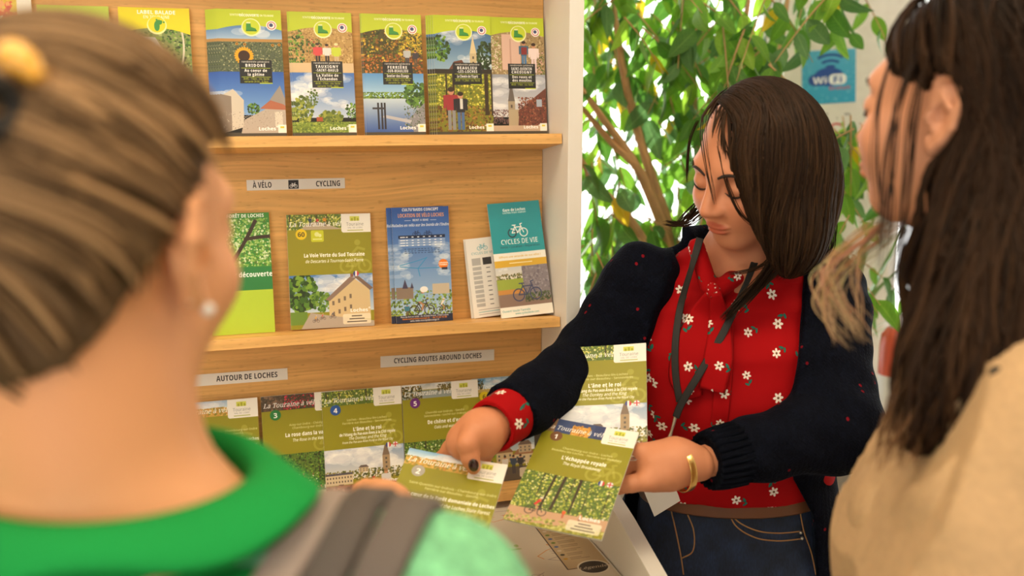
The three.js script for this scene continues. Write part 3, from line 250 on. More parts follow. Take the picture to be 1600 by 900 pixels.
const T_cult = canvasTex(256, 528, (c, w, h) => {
  sky(c, 0, 0, w, h, '#2a58ac', '#b8d4ee', 0, 141); sky(c, 0, 0, 1, 1, '#2a58ac', '#2a58ac', 0, 1); const r = rng(142); for (let i = 0; i < 60; i++) { c.fillStyle = 'rgba(236,244,252,0.25)'; c.beginPath(); c.ellipse(r() < 0.5 ? r() * w * 0.25 : w - r() * w * 0.25, h * (0.32 + r() * 0.28), 10 + r() * 22, 6 + r() * 10, 0, 0, 7); c.fill(); }
  text(c, "CULTU'RAIDS CONCEPT", w * 0.5, h * 0.022, 18, { bold: true, sx: 0.82 }); text(c, 'LOCATION DE VÉLO LOCHES', w * 0.51, h * 0.073, 23, { bold: true, sx: 0.68, color: '#f0a878' }); text(c, 'RENT A BIKE', w * 0.5, h * 0.113, 13, {}); rect(c, '#dce8f8', w * 0.22, h * 0.113, w * 0.11, 2); rect(c, '#dce8f8', w * 0.67, h * 0.113, w * 0.11, 2); text(c, "Balades en vélo sur les bords de l'Indre", w * 0.5, h * 0.155, 17, { font: 'serif', skew: 0.3, sx: 0.82 });
  bikeIcon(c, w * 0.42, h * 0.222, 19, '#1c2c54', 0.1); bikeIcon(c, w * 0.62, h * 0.222, 19, '#1c2c54', 0.1); rect(c, '#1c2848', w * 0.1, h * 0.243, w * 0.82, h * 0.026); for (let k = 0; k < 8; k++) rect(c, '#e8eef8', w * (0.13 + k * 0.1), h * 0.253, k ? 9 : 22, 5); for (let i = 0; i < 3; i++) { rect(c, 'rgba(240,246,255,0.35)', w * 0.1, h * (0.275 + i * 0.022), w * 0.82, h * 0.018); for (let k = 0; k < 8; k++) rect(c, '#f4f8ff', w * (0.13 + k * 0.1), h * (0.282 + i * 0.022), k ? 9 : 22, 4); }
  for (let i = 0; i < 3; i++) for (let k = 0; k < 11; k++) rect(c, '#24406c', w * (0.2 + k * 0.058), h * (0.358 + i * 0.017), 6 + (k * 7 + i * 3) % 8, 3);
  c.strokeStyle = '#2890cc'; c.lineWidth = 3; c.beginPath(); c.moveTo(w * 0.1, h * 0.5); c.quadraticCurveTo(w * 0.4, h * 0.47, w * 0.58, h * 0.44); c.lineTo(w * 0.42, h * 0.53); c.lineTo(w * 0.1, h * 0.51); c.moveTo(w * 0.42, h * 0.53); c.lineTo(w * 0.8, h * 0.53); c.moveTo(w * 0.42, h * 0.53); c.lineTo(w * 0.45, h * 0.6); c.stroke(); disc(c, '#f08020', w * 0.87, h * 0.5, w * 0.085); text(c, 'LIVRAISON', w * 0.87, h * 0.492, 8, { bold: true }); text(c, 'POSSIBLE', w * 0.87, h * 0.508, 8, { bold: true }); rect(c, '#24304c', w * 0.84, h * 0.53, w * 0.1, h * 0.02);
  blobs(c, 0, h * 0.72, w, h * 0.22, 160, ['#5c7c34', '#7c9c3c', '#a4b848', '#4c6028'], 4, 11, 143); rect(c, '#8c7c70', w * 0.02, h * 0.69, w * 0.3, h * 0.1); poly(c, '#44405c', [w * 0.13, h * 0.7], [w * 0.18, h * 0.62], [w * 0.23, h * 0.7]); poly(c, '#44405c', [w * 0.27, h * 0.7], [w * 0.3, h * 0.65], [w * 0.33, h * 0.7]); rect(c, '#c8bca8', w * 0.66, h * 0.67, w * 0.3, h * 0.09);
  rider(c, w * 0.46, h * 0.86, 62, '#88c4b4'); disc(c, '#f0f0f0', w * 0.51, h * 0.715, 18, 14); rider(c, w * 0.84, h * 0.88, 36, '#e8e4e4'); walker(c, w * 0.2, h * 0.95, 62, '#3c7c9c', '#5c4434', '#3c7c9c');
  rect(c, '#1c2848', 0, h * 0.935, w, h * 0.065); text(c, 'Place du Port en vallée - Av. Aristide Briand - 37600 Loches', w * 0.5, h * 0.947, 9, { sx: 0.92 }); text(c, 'www.culturaidsconcept.fr  -  06 71 63 16 80', w * 0.5, h * 0.965, 11, { bold: true, color: '#f08828', sx: 0.9 }); text(c, 'velo.raids.concept@orange.fr', w * 0.5, h * 0.985, 10, {});
});
const T_cycles = canvasTex(256, 528, (c, w, h) => {
  rect(c, '#f0eee6', 0, 0, w, h); rect(c, '#1c98a4', 0, 0, w, h * 0.44); text(c, 'Gare de Loches', w * 0.5, h * 0.065, 18, { bold: true, sx: 0.85 }); text(c, 'Loches train station', w * 0.5, h * 0.09, 13, {}); bikeIcon(c, w * 0.52, h * 0.24, 52, '#f0f4f4', 0.09); c.strokeStyle = '#24404c'; c.lineWidth = 6; c.beginPath(); c.arc(w * 0.41, h * 0.27, 19, -0.6, 4.4); c.stroke();
  text(c, 'CYCLES DE VIE', w * 0.53, h * 0.345, 30, { bold: false, sx: 0.95 }); text(c, 'Vente • Location • Réparation', w * 0.53, h * 0.39, 15, { color: '#24404c', sx: 1.0 }); text(c, 'Offrons une seconde vie aux vélos !', w * 0.5, h * 0.475, 13, { color: '#d8a838' }); rect(c, '#d8ac34', 0, h * 0.505, w, h * 0.06); rect(c, '#f4e8c0', w * 0.28, h * 0.528, w * 0.44, 4);
  sky(c, 0, h * 0.565, w * 0.55, h * 0.12, '#c8ccd0', '#e8e0d4', 1, 151); blobs(c, 0, h * 0.62, w * 0.5, h * 0.06, 60, ['#6c7440', '#8c7c4c', '#545c34'], 3, 8, 152); rect(c, '#98a840', 0, h * 0.67, w * 0.55, h * 0.1); rect(c, '#c88c44', 0, h * 0.76, w, h * 0.05); rect(c, '#8c7468', 0, h * 0.8, w, h * 0.11); rect(c, '#847c84', w * 0.5, h * 0.565, w * 0.5, h * 0.28); blobs(c, w * 0.5, h * 0.565, w * 0.5, h * 0.28, 80, ['#8c848c', '#746c78', '#9c949c'], 5, 12, 153); blobs(c, w * 0.5, h * 0.8, w * 0.5, h * 0.08, 70, ['#4c5c38', '#5c6c44', '#3c4830'], 4, 9, 154); bikeIcon(c, w * 0.55, h * 0.77, 76, '#3c4468', 0.07);
  text(c, "Ouvert toute l'année", w * 0.3, h * 0.945, 15, { color: '#3c98a0' }); text(c, 'www.cyclesdevie.com', w * 0.5, h * 0.972, 12, { color: '#3c98a0' });
});
const T_times = canvasTex(256, 400, (c, w, h) => { rect(c, '#eceae6', 0, 0, w, h); bikeIcon(c, w * 0.3, h * 0.11, 26, '#6cb0c0', 0.1); text(c, 'CYCLES DE VIE', w * 0.3, h * 0.19, 17, { color: '#7cb4bc' }); text(c, 'Location', w * 0.75, h * 0.1, 20, { color: '#343438', bold: true }); rect(c, '#b4b4b4', w * 0.08, h * 0.25, w * 0.16, h * 0.09); rect(c, '#343438', w * 0.28, h * 0.25, w * 0.16, h * 0.09); rect(c, '#343438', w * 0.48, h * 0.25, w * 0.2, h * 0.09); rect(c, '#343438', w * 0.72, h * 0.25, w * 0.2, h * 0.09); for (let i = 0; i < 9; i++) { rect(c, '#b8b8b8', w * 0.08, h * (0.36 + i * 0.058), w * 0.16, h * 0.042); for (let k = 0; k < 3; k++) rect(c, '#5c5c60', w * (0.33 + k * 0.2), h * (0.376 + i * 0.058), w * 0.07, 4); } for (let i = 0; i < 3; i++) rect(c, i === 1 ? '#6cb8c8' : '#a4a4a8', w * 0.1, h * (0.9 + i * 0.03), w * (0.7 - i * 0.15), 3); });
const T_white = canvasTex(64, 128, (c, w, h) => { rect(c, '#f2ead8', 0, 0, w, h); rect(c, '#d8c8a0', 8, 12, w - 16, 10); for (let i = 0; i < 8; i++) rect(c, '#b8b0a4', 8, 40 + i * 9, w - 20, 3); });
// ---------- leaflets and booklets ----------
const printMat = new Map(), printed = (t) => { if (!printMat.has(t)) printMat.set(t, phys({ map: t, roughness: 0.42, clearcoat: 0.25, clearcoatRoughness: 0.3 })); return printMat.get(t); };
const M_pages = std({ color: lin(0.74, 0.72, 0.67), roughness: 0.8 });
// a cover sheet folded round a block of pages; origin at the middle of the bottom edge, back on z = 0
const bookGeo = new Map();
function bookParts(w, h, t, bow) {
  const key = [w, h, t, bow].join(); if (bookGeo.has(key)) return bookGeo.get(key);
  const bend = (g) => { const p = g.attributes.position; for (let i = 0; i < p.count; i++) { const x = p.getX(i) / w, y = p.getY(i) / h; p.setZ(i, p.getZ(i) + bow * (x * x * 4 - 0.3) * 0.5 + bow * 0.6 * y * y); } g.computeVertexNormals(); return g; };
  const sheet = bend(new THREE.PlaneGeometry(w, h, 12, 10).translate(0, h / 2, t)), back = bend(new THREE.PlaneGeometry(w, h, 12, 10).rotateY(Math.PI).translate(0, h / 2, 0));
  const pages = bend(new THREE.BoxGeometry(w - 0.0012, h - 0.0012, t - 0.0004, 12, 10, 1).translate(-0.0004, h / 2, t / 2));
  const made = { sheet, back, pages }; bookGeo.set(key, made); return made;
}
function brochure(name, label, group, tex, w, h, t = 0.0022, bow = 0.0015) {
  const g = thing(name, label, name === 'booklet' ? 'booklet' : 'leaflet', group), b = bookParts(w, h, t, bow);
  part('cover', b.sheet, printed(tex), g); part('back_cover', b.back, M_pages, g); part('pages', b.pages, M_pages, g); return g;
}
// stands on shelf k leaning on the board; u0 = left edge at the bottom
function stand(g, k, u0, w, h, foot = 0.034, turn = 0, rear = foot) { const lean = Math.asin((rear - 0.004) / h), lift = 0; g.position.copy(P(u0 + w / 2, shelfY(k, foot) + 0.0005 + lift + Math.abs(Math.sin(turn)) * w / 2, foot)); g.rotation.set(-lean, PSI, turn, 'YXZ'); return g; }
const DLW = 0.0975, DLH = 0.2, BKW = 0.136, BKH = 0.189;
const G1 = 'walking leaflets on the upper shelf';
function stack(tex, k, u0, n, du, labelTop, labelRest, group, w = DLW, h = DLH) {
  for (let i = 0; i < n; i++) stand(brochure('leaflet', i === n - 1 ? labelTop : ['second', 'third', 'fourth', 'fifth'][n - 2 - i] + ' ' + labelRest, group, tex, w, h, 0.0012, 0.0008), k, u0 - (n - 1 - i) * du, w, h, 0.0335 - (n - 1 - i) * 0.002, 0, 0.0335 - (n - 1) * 0.002);
}
stand(brochure('leaflet', 'yellow and red leaflet with a white margin at the end of the upper shelf', G1, T_mixed, DLW, 0.215), 1, -0.888, DLW, 0.215);
stand(brochure('leaflet', 'plain lime green leaflet beside the yellow LABEL BALADE leaflet', G1, T_lime, DLW, DLH), 1, -0.784, DLW, DLH);
stand(brochure('leaflet', 'bright yellow LABEL BALADE leaflet with a green footprint', G1, T_label, 0.101, DLH), 1, -0.6735, 0.101, DLH);
stack(T_bridore, 1, -0.5345, 5, 0.0038, 'front BRIDORÉ leaflet with sunflowers, covering its stack', 'BRIDORÉ leaflet from the front of its stack', 'stacked BRIDORÉ leaflets');
stack(T_tauxigny, 1, -0.4245, 2, 0.0028, 'front TAUXIGNY leaflet with three walkers by a stone wall', 'TAUXIGNY leaflet from the front of its stack', 'stacked TAUXIGNY leaflets');
stack(T_ferriere, 1, -0.3115, 2, 0.002, 'front FERRIÈRE leaflet with a wooden jetty on a pond', 'FERRIÈRE leaflet from the front of its stack', 'stacked FERRIÈRE leaflets');
stack(T_beaulieu, 1, -0.1955, 4, 0.0035, 'front BEAULIEU leaflet with a church spire and two walkers', 'BEAULIEU leaflet from the front of its stack', 'stacked BEAULIEU leaflets');
stack(T_stquentin, 1, -0.0995, 2, 0.002, 'front SAINT-QUENTIN leaflet beside the white panel', 'SAINT-QUENTIN leaflet from the front of its stack', 'stacked SAINT-QUENTIN leaflets', 0.096);
const G2 = 'leaflets and booklets on the cycling shelf';
stand(brochure('leaflet', 'green FORÊT DE LOCHES leaflet with a branching tree', G2, T_foret, DLW, 0.194), 2, -0.5665, DLW, 0.194);
stand(brochure('booklet', 'olive booklet numbered 60 with a railway house, on the cycling shelf', G2, TB[60], BKW, 0.187, 0.004), 2, -0.444, BKW, 0.187, 0.036, -0.012);
stand(brochure('leaflet', 'blue bicycle hire leaflet tucked behind its twin', G2, T_cult, DLW, 0.195, 0.0012), 2, -0.2775, DLW, 0.195, 0.030, 0.006);
stand(brochure('leaflet', 'front blue bicycle hire leaflet with a helmeted rider', G2, T_cult, DLW, 0.195, 0.0012), 2, -0.2705, DLW, 0.195, 0.0355, 0.0, 0.03);
stand(brochure('leaflet', 'white price list leaflet tucked behind its twin beside the teal leaflet', G2, T_times, DLW, 0.137, 0.0012), 2, -0.138, DLW, 0.137, 0.026, 0.06);
stand(brochure('leaflet', 'front white price list leaflet with grey boxes beside the teal leaflet', G2, T_times, DLW, 0.137, 0.0012), 2, -0.1345, DLW, 0.137, 0.031, 0.075, 0.026);
stand(brochure('leaflet', 'teal CYCLES DE VIE leaflet tucked behind its twin', G2, T_cycles, 0.094, 0.198, 0.0012), 2, -0.0945, 0.094, 0.198, 0.06, 0.046);
stand(brochure('leaflet', 'front teal CYCLES DE VIE leaflet with a parked bicycle', G2, T_cycles, 0.094, 0.198, 0.0012), 2, -0.0955, 0.094, 0.198, 0.067, 0.05, 0.06);
const G3 = 'cycling booklets on the lower shelf';
stand(brochure('leaflet', 'cream leaflet at the end of the lower shelf', G3, T_white, DLW, DLH), 3, -0.93, DLW, DLH);
stand(brochure('booklet', 'olive booklet beside booklet 3 on the lower shelf', G3, TB[2], BKW, BKH, 0.003), 3, -0.638, BKW, BKH, 0.034, 0, 0.0325);
stand(brochure('booklet', 'olive booklet 3 with red roses on the lower shelf', G3, TB[3], BKW, BKH, 0.003), 3, -0.4965, BKW, BKH, 0.033, 0, 0.0325);
stand(brochure('booklet', 'olive booklet 4 with a church tower on the lower shelf', G3, TB[4], BKW, BKH, 0.003), 3, -0.3975, BKW, BKH, 0.038, 0, 0.0325);
stand(brochure('booklet', 'olive booklet 5 with a purple disc on the lower shelf', G3, TB[5], BKW, BKH, 0.003), 3, -0.2605, BKW, BKH, 0.0395, 0, 0.0325);
stand(brochure('booklet', 'olive booklet with village houses behind the reaching sleeve', G3, TB[6], 0.132, BKH, 0.003), 3, -0.134, 0.132, BKH, 0.034, 0, 0.0325);
// the three booklets held in the hands: centre and axes of each cover
function held(g, h, c, x, y) { const X = V(...x).normalize(), Y = V(...y); Y.addScaledVector(X, -Y.dot(X)).normalize(); const Z = X.clone().cross(Y); new THREE.Matrix4().makeBasis(X, Y, Z).setPosition(V(...c).addScaledVector(Y, -h / 2).addScaledVector(Z, -0.003)).decompose(g.position, g.quaternion, g.scale); return g; }
const GH = 'booklets held out by the woman in red';
held(brochure('booklet', 'olive booklet 1 with forest cyclists, held in front of booklet 4', GH, TB[1], 0.1345, 0.188, 0.0025, 0.003), 0.188, [0.0835, 1.0563, -1.2336], [0.9278, -0.0449, 0.3703], [0.3473, 0.4664, -0.8136]);
held(brochure('booklet', 'olive booklet 4 held upright behind booklet 1', GH, TB[4], 0.1375, 0.192, 0.0025, 0.002), 0.192, [0.1281, 1.1242, -1.3483], [0.9732, 0.1117, 0.2012], [0.0722, 0.6819, -0.7279]);
held(brochure('booklet', 'olive booklet 2 held out under a thumb with a dark nail', GH, TB[2], 0.1405, 0.196, 0.0025, 0.004), 0.196, [-0.0966, 1.0232, -1.1733], [0.9721, -0.0926, 0.2153], [0.2321, 0.5071, -0.83]);
// map spread on the desk
const T_map = canvasTex(1024, 768, (c, w, h) => {
  rect(c, '#ddd2c2', 0, 0, w, h); const r = rng(161); for (let i = 0; i < 26; i++) { const x = r() * w, y = r() * h; for (let k = 0; k < 8; k++) disc(c, '#b4bc7c', x + (r() - 0.5) * 60, y + (r() - 0.5) * 26, 6 + r() * 13, 4 + r() * 6); }
  for (let i = 0; i < 46; i++) { c.strokeStyle = pick(r, ['#b8a898', '#a898a8', '#c8685c', '#b4a4a0', '#d89048']); c.lineWidth = 1.5 + r() * 2; let x = r() * w, y = r() * h; c.beginPath(); c.moveTo(x, y); for (let k = 0; k < 9; k++) { x += (r() - 0.5) * 90; y += (r() - 0.5) * 60; c.lineTo(x, y); } c.stroke(); }
  for (const [x, y, s] of [[0.12, 0.3, 'Genillé'], [0.3, 0.6, 'Loches'], [0.5, 0.28, 'Montrésor'], [0.62, 0.7, 'Perrusson'], [0.2, 0.82, 'Bridoré'], [0.45, 0.86, 'Ligueil'], [0.6, 0.45, 'Chédigny']]) { for (let k = 0; k < s.length; k++) rect(c, '#54483c', w * x - 26 + k * 6, h * y - 4 + (k * 5) % 4, 4, 5); disc(c, '#c85c44', w * x - 36, h * y, 4); }
  disc(c, '#3c7c5c', w * 0.55, h * 0.16, 17, 10); disc(c, '#d08048', w * 0.52, h * 0.74, 20, 12);
  rect(c, '#c4ac88', w * 0.892, 0, w * 0.108, h * 0.62); c.strokeStyle = '#3c302c'; c.lineWidth = 3; c.strokeRect(w * 0.892, -4, w * 0.112, h * 0.62);
  for (let i = 0; i < 13; i++) { disc(c, pick(r, ['#3c3c34', '#6c8434', '#c84c3c', '#c89834', '#5c6c9c', '#d8c8b8']), w * 0.906, h * (0.1 + i * 0.036), 6, 6); for (let k = 0; k < 2; k++) rect(c, '#8c7860', w * 0.918, h * (0.094 + i * 0.036 + k * 0.012), 24 + r() * 36, 3); }
  disc(c, '#e4dccc', w * 0.957, h * 0.622, 42, 42); disc(c, '#38302e', w * 0.957, h * 0.622, 37, 36); text(c, 'Légende', w * 0.957, h * 0.622, 19, { font: 'serif', skew: 0.3, color: '#d8ccb8' });
});
{ const m = part('map', new THREE.BoxGeometry(0.62, 0.001, 0.40), [M_paper, M_paper, std({ map: T_map, roughness: 0.55 }), M_paper, M_paper, M_paper]); m.position.copy(P(-0.316, 0.8623, 0.297)); m.rotation.y = PSI; tag(m, 'large printed tourist map with a tan legend lying on the desk', 'map'); }
// notices on the pier
const T_wifi = canvasTex(256, 330, (c, w, h) => {
  const g = c.createLinearGradient(0, 0, 0, h); g.addColorStop(0, '#58b4dc'); g.addColorStop(1, '#2ca4d0'); c.fillStyle = g; c.fillRect(0, 0, w, h); const r = rng(171); for (let i = 0; i < 90; i++) { c.fillStyle = 'rgba(220,240,250,0.16)'; c.beginPath(); c.arc(r() * w, h * (0.1 + 0.9 * r()), 2 + r() * 7, 0, 7); c.fill(); }
  c.strokeStyle = '#1c50a0'; c.lineWidth = 17; for (const [k, d] of [[24, 0.22], [58, 0.32], [94, 0.38]]) { c.beginPath(); c.arc(w * 0.53, h * 0.4, k + 8, -Math.PI / 2 - 0.75 + d * 0.3, -Math.PI / 2 + 0.75 - d * 0.3); c.stroke(); }
  disc(c, '#2450a4', w * 0.5, h * 0.5, 72, 58); c.fillStyle = '#2450a4'; c.beginPath(); c.roundRect(w * 0.12, h * 0.44, w * 0.7, h * 0.22, 34); c.fill(); c.fillStyle = '#f4f8fc'; c.beginPath(); c.roundRect(w * 0.5, h * 0.45, w * 0.33, h * 0.2, 26); c.fill(); text(c, 'Wi', w * 0.34, h * 0.555, 56, { bold: true }); text(c, 'Fi', w * 0.665, h * 0.555, 56, { bold: true, color: '#2450a4' }); text(c, 'Gratuit', w * 0.7, h * 0.715, 30, { bold: true, color: '#d04068' });
});
const T_notice = canvasTex(200, 260, (c, w, h) => { rect(c, '#e8e4dc', 0, 0, w, h); text(c, 'TE', w * 0.14, h * 0.09, 19, { bold: true, color: '#3c3838' }); text(c, 'MER', w * 0.84, h * 0.09, 19, { bold: true, color: '#3c3838' }); text(c, 'IM', w * 0.14, h * 0.2, 17, { bold: true, color: '#3c3838' }); text(c, 'S', w * 0.5, h * 0.2, 17, { bold: true, color: '#3c3838' }); c.strokeStyle = '#c83040'; c.lineWidth = 14; c.beginPath(); c.arc(w * 0.5, h * 0.56, 56, 0, 7); c.moveTo(w * 0.3, h * 0.42); c.lineTo(w * 0.7, h * 0.7); c.stroke(); });
function notice(name, tex, x0, y0, x1, y1, turn, label, category) { const a = wallPoint(x0, y0), b = wallPoint(x1, y1), m = part(name, new THREE.BoxGeometry(b.x - a.x, a.y - b.y, 0.001), [M_paper, M_paper, M_paper, M_paper, std({ map: tex, roughness: 0.35 }), M_paper]); m.position.set((a.x + b.x) / 2, (a.y + b.y) / 2, PIER_Z + 0.0012); m.rotation.z = turn; tag(m, label, category); }
notice('wifi_poster', T_wifi, 1255, 78, 1334, 162, 0.06, 'blue WiFi Gratuit poster on the white pier', 'poster');
notice('door_notice', T_notice, 1285, 173, 1328, 232, 0.0, 'white notice with a red circle under the WiFi poster', 'notice');
// ---------- weeping fig behind the desk ----------
function leafGeo(L, W, curl, seed) {
  const r = rng(seed), pos = [], uv = [], idx = [], n = 7, side = (r() - 0.5) * 0.25;
  for (let i = 0; i <= n; i++) { const t = i / n, hw = W / 2 * Math.pow(Math.sin(Math.PI * Math.pow(t, 0.78)), 0.85) * (1 - 0.25 * t) + 0.0004, y = -L * t * (1 - 0.12 * curl * t), z = -curl * L * 0.28 * t * t, sx = side * L * t * t; for (const k of [-1, 0, 1]) { pos.push(sx + k * hw, y, z + (k ? hw * 0.32 : 0)); uv.push(0.5 + k * 0.5, t); } }
  for (let i = 0; i < n; i++) for (const k of [0, 1]) { const a = i * 3 + k, b = a + 3; idx.push(a, b, a + 1, b, b + 1, a + 1); }
  const g = new THREE.BufferGeometry(); g.setAttribute('position', new THREE.Float32BufferAttribute(pos, 3)); g.setAttribute('uv', new THREE.Float32BufferAttribute(uv, 2)); g.setIndex(idx); g.computeVertexNormals(); return g;
}
const veinTex = (a, b) => dataTex(64, 128, (x, y) => { const mid = Math.abs(x - 0.5) < 0.03 ? 1 : 0, vein = Math.abs(((y * 9 + Math.abs(x - 0.5) * 3) % 1) - 0.5) < 0.07 ? 0.35 : 0, n = pnoise(x, y, 8, 16, 9) * 0.25, t = clamp(Math.max(mid, vein) + n, 0, 1); return [lerp(a[0], b[0], t), lerp(a[1], b[1], t), lerp(a[2], b[2], t)]; });
const leafMat = (a, b, tr = 0.5) => phys({ map: veinTex(a, b), roughness: 0.62, transmission: tr, thickness: 0, side: THREE.DoubleSide, specularIntensity: 0.6 });
const LEAVES = [leafMat([112, 164, 46], [150, 196, 76], 0.55), leafMat([78, 130, 44], [120, 168, 70], 0.48), leafMat([150, 194, 52], [184, 218, 92], 0.6), leafMat([86, 130, 70], [124, 164, 100], 0.42), leafMat([226, 190, 26], [238, 214, 84], 0.5)];
const LEAF_GEO = [0, 1, 2, 3].map((k) => leafGeo(0.078 + k * 0.005, 0.037 + (k % 2) * 0.006, 0.2 + k * 0.3, 300 + k));
const barkTex = dataTex(64, 128, (x, y) => { const n = pnoise(x, y, 8, 24, 31) * 0.6 + pnoise(x, y, 16, 64, 32) * 0.4, v = 0.75 + 0.4 * n; return [190 * v, 150 * v, 104 * v]; }), M_bark = std({ map: barkTex, roughness: 0.85 });
{
  const base = V(0.47, 0, -2.35), tree = thing('fig_tree', 'tall leafy weeping fig tree in front of the bright window', 'potted tree'); tree.position.copy(base);
  const add = (name, g, m) => part(name, g.translate(-base.x, -base.y, -base.z), m, tree);
  add('pot', new THREE.LatheGeometry([[0, 0], [0.15, 0], [0.185, 0.3], [0.19, 0.34], [0.17, 0.34], [0.165, 0.29], [0, 0.29]].map(([a, b]) => new THREE.Vector2(a, b)), 32).translate(base.x, 0, base.z), std({ color: lin(0.35, 0.33, 0.3), roughness: 0.6 }));
  const fork = V(0.46, 1.0, -2.34);
  add('trunk', tubeGeo([V(0.47, 0.28, -2.35), V(0.45, 0.6, -2.33), fork], [0.032, 0.026, 0.022], 10), M_bark);
  const ends = [[at(995, 261, 2.28), at(939, 181, 2.22), at(895, 118, 2.2)], [at(1000, 268, 2.28), at(955, 222, 2.25), at(893, 148, 2.25)], [at(979, 336, 2.25), at(933, 288, 2.2), at(893, 225, 2.18)], [at(1010, 250, 2.3), at(982, 150, 2.25), at(966, 60, 2.22), at(950, -60, 2.25)], [at(1130, 200, 2.4), at(1160, 60, 2.4), at(1180, -80, 2.45)], [at(1170, 230, 2.45), at(1212, 110, 2.5), at(1236, -40, 2.5)], [at(1090, 240, 2.45), at(1080, 80, 2.5), at(1060, -80, 2.55)], [at(1200, 310, 2.4), at(1268, 268, 2.45), at(1322, 222, 2.5)]];
  ends.forEach((e, i) => add('branch', tubeGeo([fork, fork.clone().lerp(e[0], 0.5).add(V(0.02, -0.03, 0)), ...e], [0.016, 0.013, 0.0105, 0.008, 0.005], 8), M_bark));
  const r = rng(77), leaves = [], twigs = [];
  for (let i = 0; i < 205; i++) {
    let px, py; do { px = 885 + r() * 475; py = -90 + r() * 560; } while ((px - 1120) ** 2 / 62000 + (py - 130) ** 2 / 130000 > 1.3 || (px > 1240 && py > 430) || px > 1348 || (Math.hypot((px - 1035) / 46, (py - 190) / 70) < 1 && r() < 0.8) || (px > 1225 && py > -20 && py < 170));
    const start = at(px, py, 2.08 + r() * 0.6), dir = V((r() - 0.5) * 1.6, -0.25 - r() * 0.5, (r() - 0.5) * 1.2).normalize(), L = 0.12 + r() * 0.13, pts = [];
    for (let k = 0; k <= 4; k++) pts.push(start.clone().addScaledVector(dir, L * k / 4).add(V(0, -0.25 * L * (k / 4) ** 2, 0)));
    twigs.push(tubeGeo(pts, [0.0022, 0.0018, 0.001], 4, 6)); const c = new THREE.CatmullRomCurve3(pts), n = 6 + Math.floor(r() * 3);
    for (let k = 0; k < n; k++) {
      const p = c.getPoint((k + 0.6) / n), q = new THREE.Quaternion().setFromEuler(new THREE.Euler((r() - 0.5) * 1.1, r() * 6.283, (k % 2 ? 1 : -1) * (0.25 + r() * 0.55), 'YXZ')), s = 0.72 + r() * 0.5, kind = r() < 0.05 ? 4 : r() < 0.3 ? 0 : Math.floor(r() * 4);
      { const e = p.clone().sub(EYE), z = e.dot(CF), qx = 800 + FOCAL * e.x / z, qy = 450 - FOCAL * e.dot(CU) / z; if (qx > 1258 && qx < 1345 && qy > 60 && qy < 165) continue; }      // the crown is thin in front of the pier
      leaves.push({ p, q, s, kind, geo: Math.floor(r() * 4), d: p.clone().sub(EYE).dot(CF) });
    }
  }
  const wood = add('twigs', mergeGeometries(twigs), M_bark); wood.userData.kind = 'stuff';
  leaves.sort((a, b) => a.d - b.d); const rest = leaves.slice(300);
  for (const l of leaves.slice(0, 300)) { const m = part('leaf', LEAF_GEO[l.geo], LEAVES[l.kind], tree); m.position.copy(l.p).sub(base); m.quaternion.copy(l.q); m.scale.setScalar(l.s); }
  LEAVES.forEach((mat, k) => { const mine = rest.filter((l) => l.kind === k), im = new THREE.InstancedMesh(LEAF_GEO[k % 4], mat, mine.length), M4 = new THREE.Matrix4(); mine.forEach((l, i) => im.setMatrixAt(i, M4.compose(l.p.clone().sub(base), l.q, V(l.s, l.s, l.s)))); im.name = 'foliage'; im.userData.kind = 'stuff'; tree.add(im); });
}
